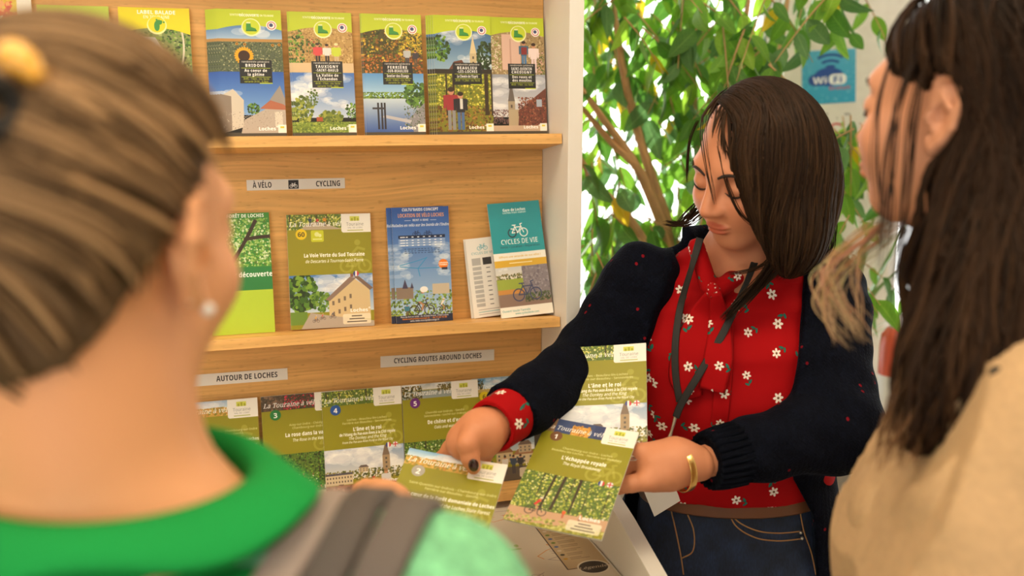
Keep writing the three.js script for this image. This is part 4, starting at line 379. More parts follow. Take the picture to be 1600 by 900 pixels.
// bench under the pier with a strap-leaved plant in a straw pot and a red canister
const bench = thing('window_bench', 'low white bench in front of the pier', 'bench');
bench.position.set(1.25, 0, -2.68);
part('bench_top', rbox(0.9, 0.03, 0.4, 0.003, 0, 0.615, 0), M_frame, bench); for (const k of [-0.42, 0, 0.42]) part('bench_leg', rbox(0.03, 0.6, 0.36, 0.003, k, 0.3, 0), M_frame, bench);
{
  const base = V(0.93, 0.6302, -2.72), plant = thing('strap_leaf_plant', 'strap-leaved house plant in a straw pot on the white bench', 'house plant'); plant.position.copy(base);
  const pot = part('straw_pot', new THREE.LatheGeometry([[0, 0], [0.06, 0], [0.085, 0.06], [0.09, 0.12], [0.078, 0.17], [0.07, 0.17], [0.078, 0.12], [0, 0.12]].map(([a, b]) => new THREE.Vector2(a, b)), 28), std({ color: lin(0.42, 0.29, 0.14), roughness: 0.9 }), plant);
  for (let i = 0; i < 8; i++) { const pts = []; for (let k = 0; k <= 24; k++) { const a = k / 24 * Math.PI * 2; const h = 0.015 + i * 0.02, rr = 0.062 + 0.03 * Math.sin(Math.min(1, h / 0.13) * 1.6) + 0.003; pts.push(V(Math.cos(a) * rr, h + Math.sin(k * Math.PI) * 0.002, Math.sin(a) * rr)); } part('straw_coil', tubeGeo(pts, [0.009], 6, 48), std({ color: lin(0.48, 0.33, 0.16), roughness: 0.9 }), pot); }
  const strap = (len, a, lean, w, bend) => { const pos = [], idx = [], n = 12; for (let i = 0; i <= n; i++) { const t = i / n, rad = lean * len * t + bend * len * t * t, y = len * t - bend * 0.9 * len * t * t, hw = w * (0.5 + 0.5 * Math.sin(Math.PI * (0.15 + 0.85 * t))) * (1 - t ** 4) + 0.0005; for (const k of [-1, 0, 1]) pos.push(Math.cos(a) * rad - Math.sin(a) * k * hw, 0.1 + y + (k ? 0.25 * hw : 0), Math.sin(a) * rad + Math.cos(a) * k * hw); } for (let i = 0; i < n; i++) for (const k of [0, 1]) { const q = i * 3 + k, b = q + 3; idx.push(q, b, q + 1, b, b + 1, q + 1); } const g = new THREE.BufferGeometry(); g.setAttribute('position', new THREE.Float32BufferAttribute(pos, 3)); g.setIndex(idx); g.computeVertexNormals(); return g; };
  const rr = rng(88), M_strap = phys({ color: lin(0.14, 0.3, 0.045), roughness: 0.5, transmission: 0.35, thickness: 0, side: THREE.DoubleSide });
  for (let i = 0; i < 22; i++) part('leaf', strap(0.28 + rr() * 0.34, i * 2.4 + rr(), 0.12 + rr() * 0.3, 0.011 + rr() * 0.008, rr() * 0.35), M_strap, plant);
}
{
  const can = thing('red_canister', 'red canister with a white wrap label on the white bench', 'canister'); can.position.set(1.045, 0.6302, -2.545);
  const M_red = std({ color: lin(0.62, 0.1, 0.05), roughness: 0.35 });
  part('body', new THREE.LatheGeometry([[0, 0], [0.036, 0], [0.039, 0.006], [0.039, 0.28], [0.036, 0.305], [0.022, 0.325], [0, 0.327]].map(([a, b]) => new THREE.Vector2(a, b)), 32), M_red, can);
  part('cap', new THREE.LatheGeometry([[0, 0.325], [0.018, 0.325], [0.018, 0.36], [0.015, 0.365], [0, 0.365]].map(([a, b]) => new THREE.Vector2(a, b)), 24), std({ color: lin(0.75, 0.73, 0.7), roughness: 0.4 }), can);
  part('label', new THREE.CylinderGeometry(0.0396, 0.0396, 0.12, 32, 1, true).translate(0, 0.135, 0), std({ color: lin(0.78, 0.76, 0.73), roughness: 0.5 }), can);
  part('badge', rbox(0.022, 0.03, 0.001, 0.0004, 0, 0.235, 0.0396), std({ color: lin(0.75, 0.76, 0.8), roughness: 0.5 }), can);
}
// ---------- figures: smooth bodies from joined distance fields ----------
const smin = (a, b, k) => { const h = Math.max(k - Math.abs(a - b), 0) / k; return Math.min(a, b) - h * h * k * 0.25; };
const ell = (c, r) => (x, y, z) => { const a = (x - c.x) / r.x, b = (y - c.y) / r.y, d = (z - c.z) / r.z, k0 = Math.sqrt(a * a + b * b + d * d), e = a / r.x, f = b / r.y, g = d / r.z, k1 = Math.sqrt(e * e + f * f + g * g); return k1 < 1e-9 ? -Math.min(r.x, r.y, r.z) : k0 * (k0 - 1) / k1; };
const cap = (a, b, ra, rb = ra) => { const bx_ = b.x - a.x, by = b.y - a.y, bz = b.z - a.z, l2 = bx_ * bx_ + by * by + bz * bz || 1e-9; return (x, y, z) => { const px = x - a.x, py = y - a.y, pz = z - a.z, t = clamp((px * bx_ + py * by + pz * bz) / l2, 0, 1), dx = px - bx_ * t, dy = py - by * t, dz = pz - bz * t; return Math.sqrt(dx * dx + dy * dy + dz * dz) - (ra + (rb - ra) * t); }; };
const join = (k, ...fs) => (x, y, z) => { let d = fs[0](x, y, z); for (let i = 1; i < fs.length; i++) d = smin(d, fs[i](x, y, z), k); return d; };
const chain = (k, pts, radii) => join(k, ...pts.slice(1).map((p, i) => cap(pts[i], p, radii[i], radii[i + 1])));
const grow = (f, o) => (x, y, z) => f(x, y, z) - o;
const cut = (f, g, k = 0.004) => (x, y, z) => -smin(-f(x, y, z), g(x, y, z), k);      // f without g
const inFrame = (m, f) => { const e = m.clone().invert().elements; return (x, y, z) => f(e[0] * x + e[4] * y + e[8] * z + e[12], e[1] * x + e[5] * y + e[9] * z + e[13], e[2] * x + e[6] * y + e[10] * z + e[14]); };
function surface(f, lo, hi, cell) {      // surface nets
  const nx = Math.ceil((hi.x - lo.x) / cell) + 1, ny = Math.ceil((hi.y - lo.y) / cell) + 1, nz = Math.ceil((hi.z - lo.z) / cell) + 1, F = new Float32Array(nx * ny * nz), at_ = new Int32Array(nx * ny * nz).fill(-1);
  for (let k = 0, i = 0; k < nz; k++) for (let j = 0; j < ny; j++) for (let q = 0; q < nx; q++, i++) F[i] = f(lo.x + q * cell, lo.y + j * cell, lo.z + k * cell);
  const pos = [], idx = [], sx = 1, sy = nx, sz = nx * ny, E = [[0, sx], [0, sy], [0, sz], [sx, sx + sy], [sx, sx + sz], [sy, sx + sy], [sy, sy + sz], [sz, sx + sz], [sz, sy + sz], [sx + sy, sx + sy + sz], [sx + sz, sx + sy + sz], [sy + sz, sx + sy + sz]], off = (o) => [o % nx, Math.floor(o / nx) % ny, Math.floor(o / (nx * ny))];
  const EO = E.map(([a, b]) => [a, b, off(a), off(b)]);
  for (let k = 0; k < nz - 1; k++) for (let j = 0; j < ny - 1; j++) for (let q = 0; q < nx - 1; q++) {
    const i = q + j * sy + k * sz, s = F[i] < 0; if ((F[i + sx] < 0) === s && (F[i + sy] < 0) === s && (F[i + sz] < 0) === s && (F[i + sx + sy] < 0) === s && (F[i + sx + sz] < 0) === s && (F[i + sy + sz] < 0) === s && (F[i + sx + sy + sz] < 0) === s) continue;
    let n = 0, X = 0, Y = 0, Z = 0; for (const [a, b, oa, ob] of EO) { const fa = F[i + a], fb = F[i + b]; if ((fa < 0) === (fb < 0)) continue; const t = fa / (fa - fb); X += oa[0] + (ob[0] - oa[0]) * t; Y += oa[1] + (ob[1] - oa[1]) * t; Z += oa[2] + (ob[2] - oa[2]) * t; n++; }
    at_[i] = pos.length / 3; pos.push(lo.x + (q + X / n) * cell, lo.y + (j + Y / n) * cell, lo.z + (k + Z / n) * cell);
  }
  for (let k = 1; k < nz - 1; k++) for (let j = 1; j < ny - 1; j++) for (let q = 1; q < nx - 1; q++) {
    const i = q + j * sy + k * sz, s = F[i] < 0;
    for (const [d, u, v] of [[sx, sy, sz], [sy, sz, sx], [sz, sx, sy]]) { if ((F[i + d] < 0) === s) continue; const a = at_[i - u - v], b = at_[i - v], c = at_[i], e = at_[i - u]; if (a < 0 || b < 0 || c < 0 || e < 0) continue; s ? idx.push(a, b, c, a, c, e) : idx.push(a, c, b, a, e, c); }
  }
  const g = new THREE.BufferGeometry(), P_ = new Float32Array(pos), N_ = new Float32Array(pos.length), h = cell * 0.5;
  for (let i = 0; i < P_.length; i += 3) { const x = P_[i], y = P_[i + 1], z = P_[i + 2], a = f(x + h, y, z) - f(x - h, y, z), b = f(x, y + h, z) - f(x, y - h, z), c = f(x, y, z + h) - f(x, y, z - h), l = Math.hypot(a, b, c) || 1; N_[i] = a / l; N_[i + 1] = b / l; N_[i + 2] = c / l; }
  g.setAttribute('position', new THREE.BufferAttribute(P_, 3)); g.setAttribute('normal', new THREE.BufferAttribute(N_, 3)); g.setIndex(idx); return g;
}
// uv in metres, chosen face by face, smooth normals kept
function clothUV(g, k) {
  const n = g.toNonIndexed(), p = n.attributes.position, m = n.attributes.normal, uv = new Float32Array(p.count * 2);
  for (let i = 0; i < p.count; i += 3) { let a = 0, b = 0, c = 0; for (let j = 0; j < 3; j++) { a += m.getX(i + j); b += m.getY(i + j); c += m.getZ(i + j); } a = Math.abs(a); b = Math.abs(b); c = Math.abs(c); for (let j = i; j < i + 3; j++) { const [s, t] = c >= a * 0.8 && c >= b * 0.8 ? [p.getX(j), p.getY(j)] : a > b ? [p.getZ(j), p.getY(j)] : [p.getX(j), p.getZ(j)]; uv[2 * j] = s * k; uv[2 * j + 1] = t * k; } }
  n.setAttribute('uv', new THREE.BufferAttribute(uv, 2)); return n;
}
function paint(g, color) { const p = g.attributes.position, c = new Float32Array(p.count * 3); for (let i = 0; i < p.count; i++) { const v = color(p.getX(i), p.getY(i), p.getZ(i)); c[3 * i] = v[0]; c[3 * i + 1] = v[1]; c[3 * i + 2] = v[2]; } g.setAttribute('color', new THREE.BufferAttribute(c, 3)); return g; }
// first point on a pixel's ray where the field falls below off, lifted by off
function hit(px, py, f, off = 0.002, from = 0.6) { const d = ray(px, py).normalize(), p = EYE.clone().addScaledVector(d, from), best = p.clone(); let least = 1e9; for (let i = 0; i < 400; i++) { const v = f(p.x, p.y, p.z) - off; if (v < least) { least = v; best.copy(p); } if (v < 0.0004 || p.distanceTo(EYE) > 3) break; p.addScaledVector(d, Math.max(0.0005, v * 0.7)); } if (least > 0.0005) best.addScaledVector(gradient(f, best, 0.004), -least); return best; }
function gradient(f, p, h = 0.002) { return V(f(p.x + h, p.y, p.z) - f(p.x - h, p.y, p.z), f(p.x, p.y + h, p.z) - f(p.x, p.y - h, p.z), f(p.x, p.y, p.z + h) - f(p.x, p.y, p.z - h)).normalize(); }
// flat band laid along points of a surface
function bandGeo(pts, width, thick, normals) {
  const c = new THREE.CatmullRomCurve3(pts, false, 'centripetal'), n = pts.length * 6, pos = [], idx = [], uv = [], T = V(0, 0, 0);
  for (let i = 0; i <= n; i++) { const t = i / n, p = c.getPoint(t); c.getTangent(t, T); const k = t * (normals.length - 1), k0 = Math.min(normals.length - 2, Math.floor(k)), N = normals[k0].clone().lerp(normals[k0 + 1], k - k0), B = T.clone().cross(N).normalize(); N.copy(B.clone().cross(T)).normalize(); const w = (Array.isArray(width) ? lerp(width[k0], width[k0 + 1], k - k0) : width) / 2; for (const [a, b] of [[-1, 0], [-0.8, 1], [0.8, 1], [1, 0], [0.8, -0.3], [-0.8, -0.3]]) { const q = p.clone().addScaledVector(B, a * w).addScaledVector(N, b * thick); pos.push(q.x, q.y, q.z); uv.push(a * w, t * c.getLength()); } }
  for (let i = 0; i < n; i++) for (let j = 0; j < 6; j++) { const a = i * 6 + j, b = i * 6 + (j + 1) % 6; idx.push(a, a + 6, b, b, a + 6, b + 6); } for (const [o, f] of [[0, 1], [n * 6, 0]]) for (let j = 1; j < 5; j++) f ? idx.push(o, o + j, o + j + 1) : idx.push(o, o + j + 1, o + j);
  const g = new THREE.BufferGeometry(); g.setAttribute('position', new THREE.Float32BufferAttribute(pos, 3)); g.setAttribute('uv', new THREE.Float32BufferAttribute(uv, 2)); g.setIndex(idx); g.computeVertexNormals(); return g;
}
function surfaceBand(pixels, f, width, thick, lift = 0.001, from = 0.6) { const pts = pixels.map(([x, y]) => hit(x, y, f, lift, from)); return bandGeo(pts, width, thick, pts.map((p) => gradient(f, p, 0.006))); }
// hair: strands that follow a field's surface along a flow, as thin tapered tubes with a colour each
function strands(list, sides = 4) {
  const pos = [], nor = [], col = [], idx = [];
  for (const { pts, r, color, tip } of list) {
    const n = pts.length; if (n < 3) continue; let nx = null; const start = pos.length / 3;
    for (let i = 0; i < n; i++) { const T = pts[Math.min(n - 1, i + 1)].clone().sub(pts[Math.max(0, i - 1)]).normalize(); if (!nx) nx = Math.abs(T.y) < 0.9 ? V(0, 1, 0) : V(1, 0, 0); nx.addScaledVector(T, -nx.dot(T)).normalize(); const ny = T.clone().cross(nx), t = i / (n - 1), rad = r * Math.min(1, 0.35 + t * 5) * (t > 0.75 ? lerp(1, 0.15, (t - 0.75) / 0.25) : 1); for (let j = 0; j < sides; j++) { const a = j / sides * Math.PI * 2, d = nx.clone().multiplyScalar(Math.cos(a)).addScaledVector(ny, Math.sin(a)); pos.push(pts[i].x + d.x * rad, pts[i].y + d.y * rad, pts[i].z + d.z * rad); nor.push(d.x, d.y, d.z); const k = tip ? t * t : 0; col.push(lerp(color[0], (tip ?? color)[0], k), lerp(color[1], (tip ?? color)[1], k), lerp(color[2], (tip ?? color)[2], k)); } }
    for (let i = 0; i < n - 1; i++) for (let j = 0; j < sides; j++) { const a = start + i * sides + j, b = start + i * sides + (j + 1) % sides; idx.push(a, b, a + sides, b, b + sides, a + sides); }
  }
  const g = new THREE.BufferGeometry(); g.setAttribute('position', new THREE.Float32BufferAttribute(pos, 3)); g.setAttribute('normal', new THREE.Float32BufferAttribute(nor, 3)); g.setAttribute('color', new THREE.Float32BufferAttribute(col, 3)); g.setIndex(idx); return g;
}
function flowStrand(f, start, dir, steps, step, off) {      // dir(p, t) -> wanted direction; stays on f = off
  const pts = [], p = start.clone();
  for (let i = 0; i <= steps; i++) { for (let k = 0; k < 2; k++) { const g = gradient(f, p, 0.004), v = f(p.x, p.y, p.z) - off; p.addScaledVector(g, -clamp(v, -0.02, 0.02)); } pts.push(p.clone()); const d = dir(p, i / steps), g = gradient(f, p, 0.004); d.addScaledVector(g, -d.dot(g)); if (d.lengthSq() < 1e-4) break; p.addScaledVector(d.normalize(), step); }
  return pts;
}
// a woman's head in its own frame: x towards her left, y up, z out of the face; about 0.22 m from chin to crown
function headField(k = 0) {
  const v = V, body = join(0.022, ell(v(0, 0.034, -0.014), v(0.072, 0.083, 0.092)), ell(v(0, -0.028, 0.03), v(0.058, 0.074, 0.062)), ell(v(0, -0.055, 0.022), v(0.05, 0.05, 0.052)), ell(v(0, -0.09, 0.054), v(0.024, 0.019, 0.024)));
  const cheeks = join(0.03, body, ell(v(0.036, -0.028, 0.06), v(0.02, 0.018, 0.018)), ell(v(-0.036, -0.028, 0.06), v(0.02, 0.018, 0.018)), ell(v(0, 0.026, 0.072), v(0.045, 0.012, 0.014)));
  const so1 = ell(v(0.031, 0.004, 0.096), v(0.019, 0.012, 0.016)), so2 = ell(v(-0.031, 0.004, 0.096), v(0.019, 0.012, 0.016)), sockets = (x, y, z) => Math.min(so1(x, y, z), so2(x, y, z)), mouth = cap(v(-0.021, -0.0612, 0.099), v(0.021, -0.0612, 0.099), 0.0012, 0.0012);
  const hollow = cut(cheeks, sockets, 0.018), lids = [1, -1].map((s) => ell(v(0.0305 * s, 0.003, 0.0735), v(0.0155, 0.0125, 0.0135)));
  const nose = join(0.012, cap(v(0, 0.016, 0.086), v(0, -0.026, 0.108), 0.0065, 0.0095), ell(v(0.0105, -0.03, 0.097), v(0.0075, 0.007, 0.009)), ell(v(-0.0105, -0.03, 0.097), v(0.0075, 0.007, 0.009)));
  const lips = join(0.004, ell(v(0, -0.0575, 0.0855), v(0.021, 0.0055, 0.0105)), ell(v(0, -0.0655, 0.0845), v(0.018, 0.006, 0.0105)));
  const ears = [1, -1].map((s) => { const rim = chain(0.003, [[0.004, 0.012, 0.073], [0.001, 0.027, 0.075], [-0.011, 0.034, 0.08], [-0.023, 0.027, 0.086], [-0.027, 0.009, 0.088], [-0.022, -0.011, 0.084], [-0.012, -0.024, 0.078], [-0.004, -0.031, 0.074], [0.003, -0.024, 0.071]].map(([z, y, x]) => v(x * s, y, z)), [0.0035, 0.004, 0.0042, 0.0044, 0.0044, 0.0045, 0.006, 0.007, 0.005]), plate = ell(v(0.0755 * s, 0.002, -0.011), v(0.006, 0.027, 0.018)), ridge = chain(0.003, [v(0.079 * s, 0.018, -0.006), v(0.084 * s, 0.006, -0.016), v(0.081 * s, -0.01, -0.015)], [0.003, 0.0036, 0.003]), tragus = ell(v(0.075 * s, -0.004, 0.005), v(0.006, 0.007, 0.004)), bowl = ell(v(0.085 * s, -0.004, -0.006), v(0.011, 0.012, 0.0085)); return join(0.003, cut(join(0.004, plate, rim, ridge), bowl, 0.004), tragus); });
  const face = (x, y, z) => { let d = hollow(x, y, z); d = smin(d, lids[0](x, y, z), 0.006); d = smin(d, lids[1](x, y, z), 0.006); d = smin(d, nose(x, y, z), 0.012); d = smin(d, lips(x, y, z), 0.005); d = -smin(-d, mouth(x, y, z), 0.003); const ax = Math.abs(x); if (ax > 0.045 && z < 0.04) d = smin(d, ears[x > 0 ? 0 : 1](x, y, z), 0.006); return d; };
  return { face, skull: body };
}
const HEAD = headField(), SKIN = [0.62, 0.255, 0.135];
function headColor(skin) {
  return (x, y, z) => {
    let c = [...skin]; const mix = (t, b) => { c = c.map((v, i) => lerp(v, b[i], clamp(t, 0, 1))); };
    if (z > 0.05) {
      const lip = Math.max(1 - Math.hypot(x / 0.0225, (y + 0.0575) / 0.0068), 1 - Math.hypot(x / 0.0195, (y + 0.066) / 0.0078)); mix(lip * 4, [skin[0] * 0.82, skin[1] * 0.5, skin[2] * 0.52]);
      const blush = Math.exp(-(((Math.abs(x) - 0.038) / 0.02) ** 2) - ((y + 0.03) / 0.02) ** 2); mix(blush * 0.35, [skin[0], skin[1] * 0.74, skin[2] * 0.74]);
      mix(Math.exp(-((x / 0.012) ** 2) - ((y + 0.028) / 0.012) ** 2) * 0.25, [skin[0], skin[1] * 0.75, skin[2] * 0.75]);
    }
    return c;
  };
}
const skinTex = dataTex(128, 128, (x, y) => { const n = pnoise(x, y, 24, 24, 41) * 0.5 + pnoise(x, y, 64, 64, 42) * 0.5, v = 244 + n * 11; return [v, v - 2, v - 3]; });
const M_skin = phys({ vertexColors: true, roughness: 0.5, specularIntensity: 0.7 });
const M_hair = phys({ vertexColors: true, roughness: 0.55, specularIntensity: 0.22 });
const frameOf = (c, z, up) => { const Z = z.clone().normalize(), X = up.clone().cross(Z).normalize(), Y = Z.clone().cross(X); return new THREE.Matrix4().makeBasis(X, Y, Z).setPosition(c); };
const apply = (m, x, y, z) => V(x, y, z).applyMatrix4(m);
const bare = (g, keepUV = false) => { if (!keepUV && g.attributes.uv) g.deleteAttribute('uv'); return g; };
function solid(g, c) { return paint(g, () => c); }
// a person: parts are given in world coordinates and moved to the group's base
function person(label, base) { const g = thing('person', label, 'person'); g.position.copy(base); return { g, add: (name, geo, mat, l) => { const m = part(name, geo.translate(-base.x, -base.y, -base.z), mat, g); if (l) m.userData.label = l; return m; } }; }
// torso from oval sections [height, half width, half depth, forward shift] in a frame
function sections(m, rows) { const e = m.clone().invert().elements; return (x, y, z) => { const X = e[0] * x + e[4] * y + e[8] * z + e[12], Y = e[1] * x + e[5] * y + e[9] * z + e[13], Z = e[2] * x + e[6] * y + e[10] * z + e[14]; let i = 0; while (i < rows.length - 2 && Y > rows[i + 1][0]) i++; const A = rows[i], B = rows[i + 1], t0 = clamp((Y - A[0]) / (B[0] - A[0]), 0, 1), t = t0 * t0 * (3 - 2 * t0), a = lerp(A[1], B[1], t), b = lerp(A[2], B[2], t), c = lerp(A[3] ?? 0, B[3] ?? 0, t), dz = Z - c, q = Math.hypot(X / a, dz / b), side = (q - 1) * Math.min(a, b) * (q < 1 ? 1 : 0.85), over = Math.max(rows[0][0] - Y, Y - rows[rows.length - 1][0]); return over > 0 ? Math.max(side, over) : Math.max(side, over - 0); }; }
const beyond = (a, n) => (x, y, z) => (x - a.x) * n.x + (y - a.y) * n.y + (z - a.z) * n.z;
const box3 = (pts, pad) => { const b = new THREE.Box3().setFromPoints(pts); b.min.subScalar(pad); b.max.addScalar(pad); return b; };
// ---------- the woman in the red blouse ----------
const gravity = V(0, -1, 0);
const knitBump = dataTex(256, 256, (x, y) => { const col = x * 26, row = y * 36 + (Math.abs((col % 1) - 0.5) - 0.25) * 1.6, v = 0.25 * Math.abs(Math.sin(col * Math.PI)) + 0.3 * Math.abs(Math.sin(row * Math.PI)) + 0.5 * pnoise(x, y, 100, 100, 51) + 0.35 * pnoise(x, y, 30, 30, 58); return [v * 180, v * 180, v * 180]; }, false);
const knitMap = dataTex(512, 512, (x, y) => { const n = pnoise(x, y, 128, 128, 52) * 0.6 + pnoise(x, y, 24, 24, 53) * 0.5, gx = x * 18, gy = y * 18, speck = hash2(Math.floor(gx), Math.floor(gy), 54) > 0.975 && Math.hypot((gx % 1) - 0.5, (gy % 1) - 0.5) < 0.22; return speck ? [120, 18, 30] : [7 + n * 8, 9 + n * 10, 17 + n * 15]; });
const M_knit = phys({ map: knitMap, bumpMap: knitBump, bumpScale: 0.0022, roughness: 0.95, specularIntensity: 0.15, sheen: 0.1, sheenColor: lin(0.2, 0.36, 0.6), sheenRoughness: 0.35 });
const flowerTex = canvasTex(1024, 1024, (c, w, h) => {
  rect(c, '#a00209', 0, 0, w, h); const r = rng(201), spots = [];
  for (let i = 0; i < 900 && spots.length < 30; i++) { const x = r() * w, y = r() * h; if (spots.every(([a, b]) => Math.hypot(Math.min(Math.abs(a - x), w - Math.abs(a - x)), Math.min(Math.abs(b - y), h - Math.abs(b - y))) > 138)) spots.push([x, y]); }
  for (const [x, y] of spots) { const turn = r() * 6.28, s = 0.9 + r() * 0.25; for (const ox of [-w, 0, w]) for (const oy of [-h, 0, h]) { if (x + ox < -80 || x + ox > w + 80 || y + oy < -80 || y + oy > h + 80) continue; c.save(); c.translate(x + ox, y + oy); c.rotate(turn); c.scale(s, s); c.strokeStyle = '#1c5a50'; c.lineWidth = 4; c.beginPath(); c.moveTo(0, 12); c.quadraticCurveTo(6, 34, -4, 52); c.stroke(); c.fillStyle = '#1f6a5c'; for (const [a, b, t] of [[10, 40, 0.7], [-12, 50, -0.9]]) { c.save(); c.translate(a, b); c.rotate(t); c.beginPath(); c.ellipse(0, 0, 6, 14, 0, 0, 7); c.fill(); c.restore(); } c.fillStyle = '#f0e6da'; for (let k = 0; k < 6; k++) { c.save(); c.rotate(k * 1.047); c.beginPath(); c.ellipse(0, -15, 6.5, 11, 0, 0, 7); c.fill(); c.restore(); } disc(c, '#5a2c1c', 0, 0, 6); disc(c, '#c8a060', 2, -1, 2); c.restore(); } }
}); flowerTex.wrapS = flowerTex.wrapT = THREE.RepeatWrapping;
const weave = dataTex(128, 128, (x, y) => { const v = 128 + 60 * Math.sin(x * 400) * Math.sin(y * 400) + 60 * (pnoise(x, y, 64, 64, 55) - 0.5); return [v, v, v]; }, false);
const M_blouse = phys({ map: flowerTex, roughness: 0.85, specularIntensity: 0.35, bumpMap: weave, bumpScale: 0.0002 });
const denimTex = dataTex(512, 512, (x, y) => { const t = Math.sin((x * 512 + y * 512) * 1.2) * 0.5 + 0.5, n = pnoise(x, y, 12, 12, 56), f = pnoise(x, y, 200, 60, 57), v = 0.55 + 0.25 * t + 0.35 * f + 0.45 * n; return [24 * v, 36 * v, 58 * v]; });
const M_denim = std({ map: denimTex, bumpMap: weave, bumpScale: 0.0004, roughness: 0.85 }), M_leather = std({ color: lin(0.16, 0.06, 0.025), roughness: 0.5 }), M_gold = std({ color: lin(0.86, 0.56, 0.2), metalness: 1, roughness: 0.22 }), M_black = std({ color: lin(0.012, 0.011, 0.01), roughness: 0.7 }), M_stitch = std({ color: lin(0.35, 0.18, 0.07), roughness: 0.9 }), M_steel = std({ color: lin(0.6, 0.58, 0.55), metalness: 1, roughness: 0.3 });
{
  const pel = at(1142, 812, 1.6), neckB = at(1140, 418, 1.545), base = V(pel.x, 0, pel.z), W = person('woman with dark bobbed hair in a red floral blouse and navy cardigan, holding out booklets', base);
  const Y = neckB.clone().sub(pel).normalize(), X = Y.clone().cross(V(-0.16, 0, 1)).normalize(), Z = X.clone().cross(Y), M = new THREE.Matrix4().makeBasis(X, Y, Z).setPosition(pel), local = (p) => p.clone().applyMatrix4(M.clone().invert());
  const ROWS = [[-0.34, 0.185, 0.13, 0], [-0.1, 0.166, 0.118, 0], [0, 0.152, 0.108, 0], [0.1, 0.138, 0.098, 0.004], [0.21, 0.15, 0.112, 0.016], [0.29, 0.156, 0.105, 0.012], [0.36, 0.165, 0.082, 0], [0.4, 0.14, 0.066, -0.005], [0.435, 0.085, 0.052, -0.005], [0.47, 0.05, 0.046, 0]];
  const trunk = sections(M, ROWS);
  const headM = (() => { const m = frameOf(V(0, 0, 0), V(-0.76, -0.33, 0.56), V(0.2, 1, 0.02)), tip = V(0, -0.03, 0.117).applyMatrix4(m); return m.setPosition(at(1097, 338, 1.375).sub(tip)); })(), h = (x, y, z) => apply(headM, x, y, z);
  const sR = at(1003, 440, 1.555), eR = at(922, 566, 1.545), wR = at(778, 660, 1.334), sL = at(1288, 452, 1.6), eL = at(1306, 668, 1.45), wL = at(1092, 724, 1.352);
  const hipL = apply(M, 0.085, -0.1, 0), hipR = apply(M, -0.085, -0.1, 0), kneeL = V(hipL.x + 0.01, 0.46, hipL.z + 0.02), kneeR = V(hipR.x, 0.46, hipR.z + 0.02), ankL = V(hipL.x + 0.02, 0.09, hipL.z - 0.02), ankR = V(hipR.x - 0.01, 0.09, hipR.z - 0.02);
  // hands
  const fR = (pts, r) => chain(0.006, pts.map(([a, b, c]) => at(a, b, c)), r);
  const handR = join(0.016, cap(wR, at(752, 676, 1.3229), 0.026, 0.03), cap(at(752, 676, 1.3229), at(727, 690, 1.3260), 0.031, 0.027), cap(at(757, 690, 1.3395), at(752, 712, 1.3468), 0.02, 0.016));
  const fingersR = [fR([[742, 676, 1.3000], [730, 694, 1.2865], [735, 716, 1.2875], [740, 730, 1.2875]], [0.0175, 0.0135, 0.0118, 0.0098]), fR([[722, 684, 1.3312], [703, 700, 1.3437], [688, 718, 1.3572], [678, 740, 1.3645]], [0.0125, 0.0105, 0.0095, 0.008]), fR([[732, 694, 1.3437], [716, 714, 1.3582], [706, 735, 1.3645], [700, 757, 1.3645]], [0.0125, 0.0105, 0.0095, 0.008]), fR([[742, 702, 1.3520], [730, 724, 1.3645], [722, 744, 1.3676], [718, 762, 1.3645]], [0.012, 0.01, 0.009, 0.0078]), fR([[754, 710, 1.3572], [747, 730, 1.3676], [742, 746, 1.3676], [740, 760, 1.3624]], [0.0105, 0.009, 0.008, 0.007])];
  const handL = join(0.016, cap(wL, at(1055, 722, 1.345), 0.025, 0.031), cap(at(1055, 722, 1.345), at(1028, 726, 1.345), 0.033, 0.03), cap(at(1040, 742, 1.34), at(1020, 748, 1.338), 0.022, 0.018));
  const fingersL = [fR([[1036, 742, 1.328], [1010, 752, 1.325], [986, 756, 1.328], [968, 757, 1.333]], [0.017, 0.0125, 0.0115, 0.009]), fR([[1024, 706, 1.345], [1000, 706, 1.348], [986, 722, 1.362], [976, 738, 1.372]], [0.0135, 0.0115, 0.01, 0.0085]), fR([[1020, 718, 1.36], [992, 720, 1.375], [968, 730, 1.385], [950, 738, 1.382]], [0.0125, 0.0105, 0.0095, 0.008]), fR([[1020, 732, 1.362], [994, 738, 1.378], [970, 746, 1.382], [954, 752, 1.378]], [0.012, 0.01, 0.009, 0.0078]), fR([[1022, 744, 1.356], [1000, 752, 1.368], [982, 760, 1.37], [968, 766, 1.366]], [0.0105, 0.009, 0.008, 0.007])];
  const blend = (palm, fingers) => (x, y, z) => { let d = palm(x, y, z), f = 1; for (const g of fingers) f = Math.min(f, g(x, y, z)); return smin(d, f, 0.009); };
  const armsThin = join(0.02, chain(0.02, [sR, eR, wR], [0.042, 0.036, 0.024]), chain(0.02, [sL, eL, wL], [0.042, 0.036, 0.024])), neck = join(0.03, cap(h(0, -0.05, -0.024), neckB, 0.05, 0.054), cap(h(0, -0.085, -0.005), neckB.clone().add(V(0, -0.035, 0.02)), 0.038, 0.045));
  const core = join(0.03, grow(trunk, -0.014), armsThin, neck, chain(0.03, [hipL, kneeL, ankL], [0.07, 0.045, 0.034]), chain(0.03, [hipR, kneeR, ankR], [0.07, 0.045, 0.034]));
  const b1 = box3([sR, eR, wR, sL, eL, wL, pel, ankL, ankR, kneeL, neckB], 0.13), bodyGeo = solid(surface(core, b1.min, b1.max, 0.018), SKIN);
  const headF = join(0.022, inFrame(headM, HEAD.face), neck), hb = box3([h(-0.085, -0.12, -0.11), h(0.085, 0.13, 0.125), h(0.085, -0.12, 0.125), h(-0.085, 0.13, -0.11), neckB], 0.03), inv = headM.clone().invert(), hc = headColor(SKIN);
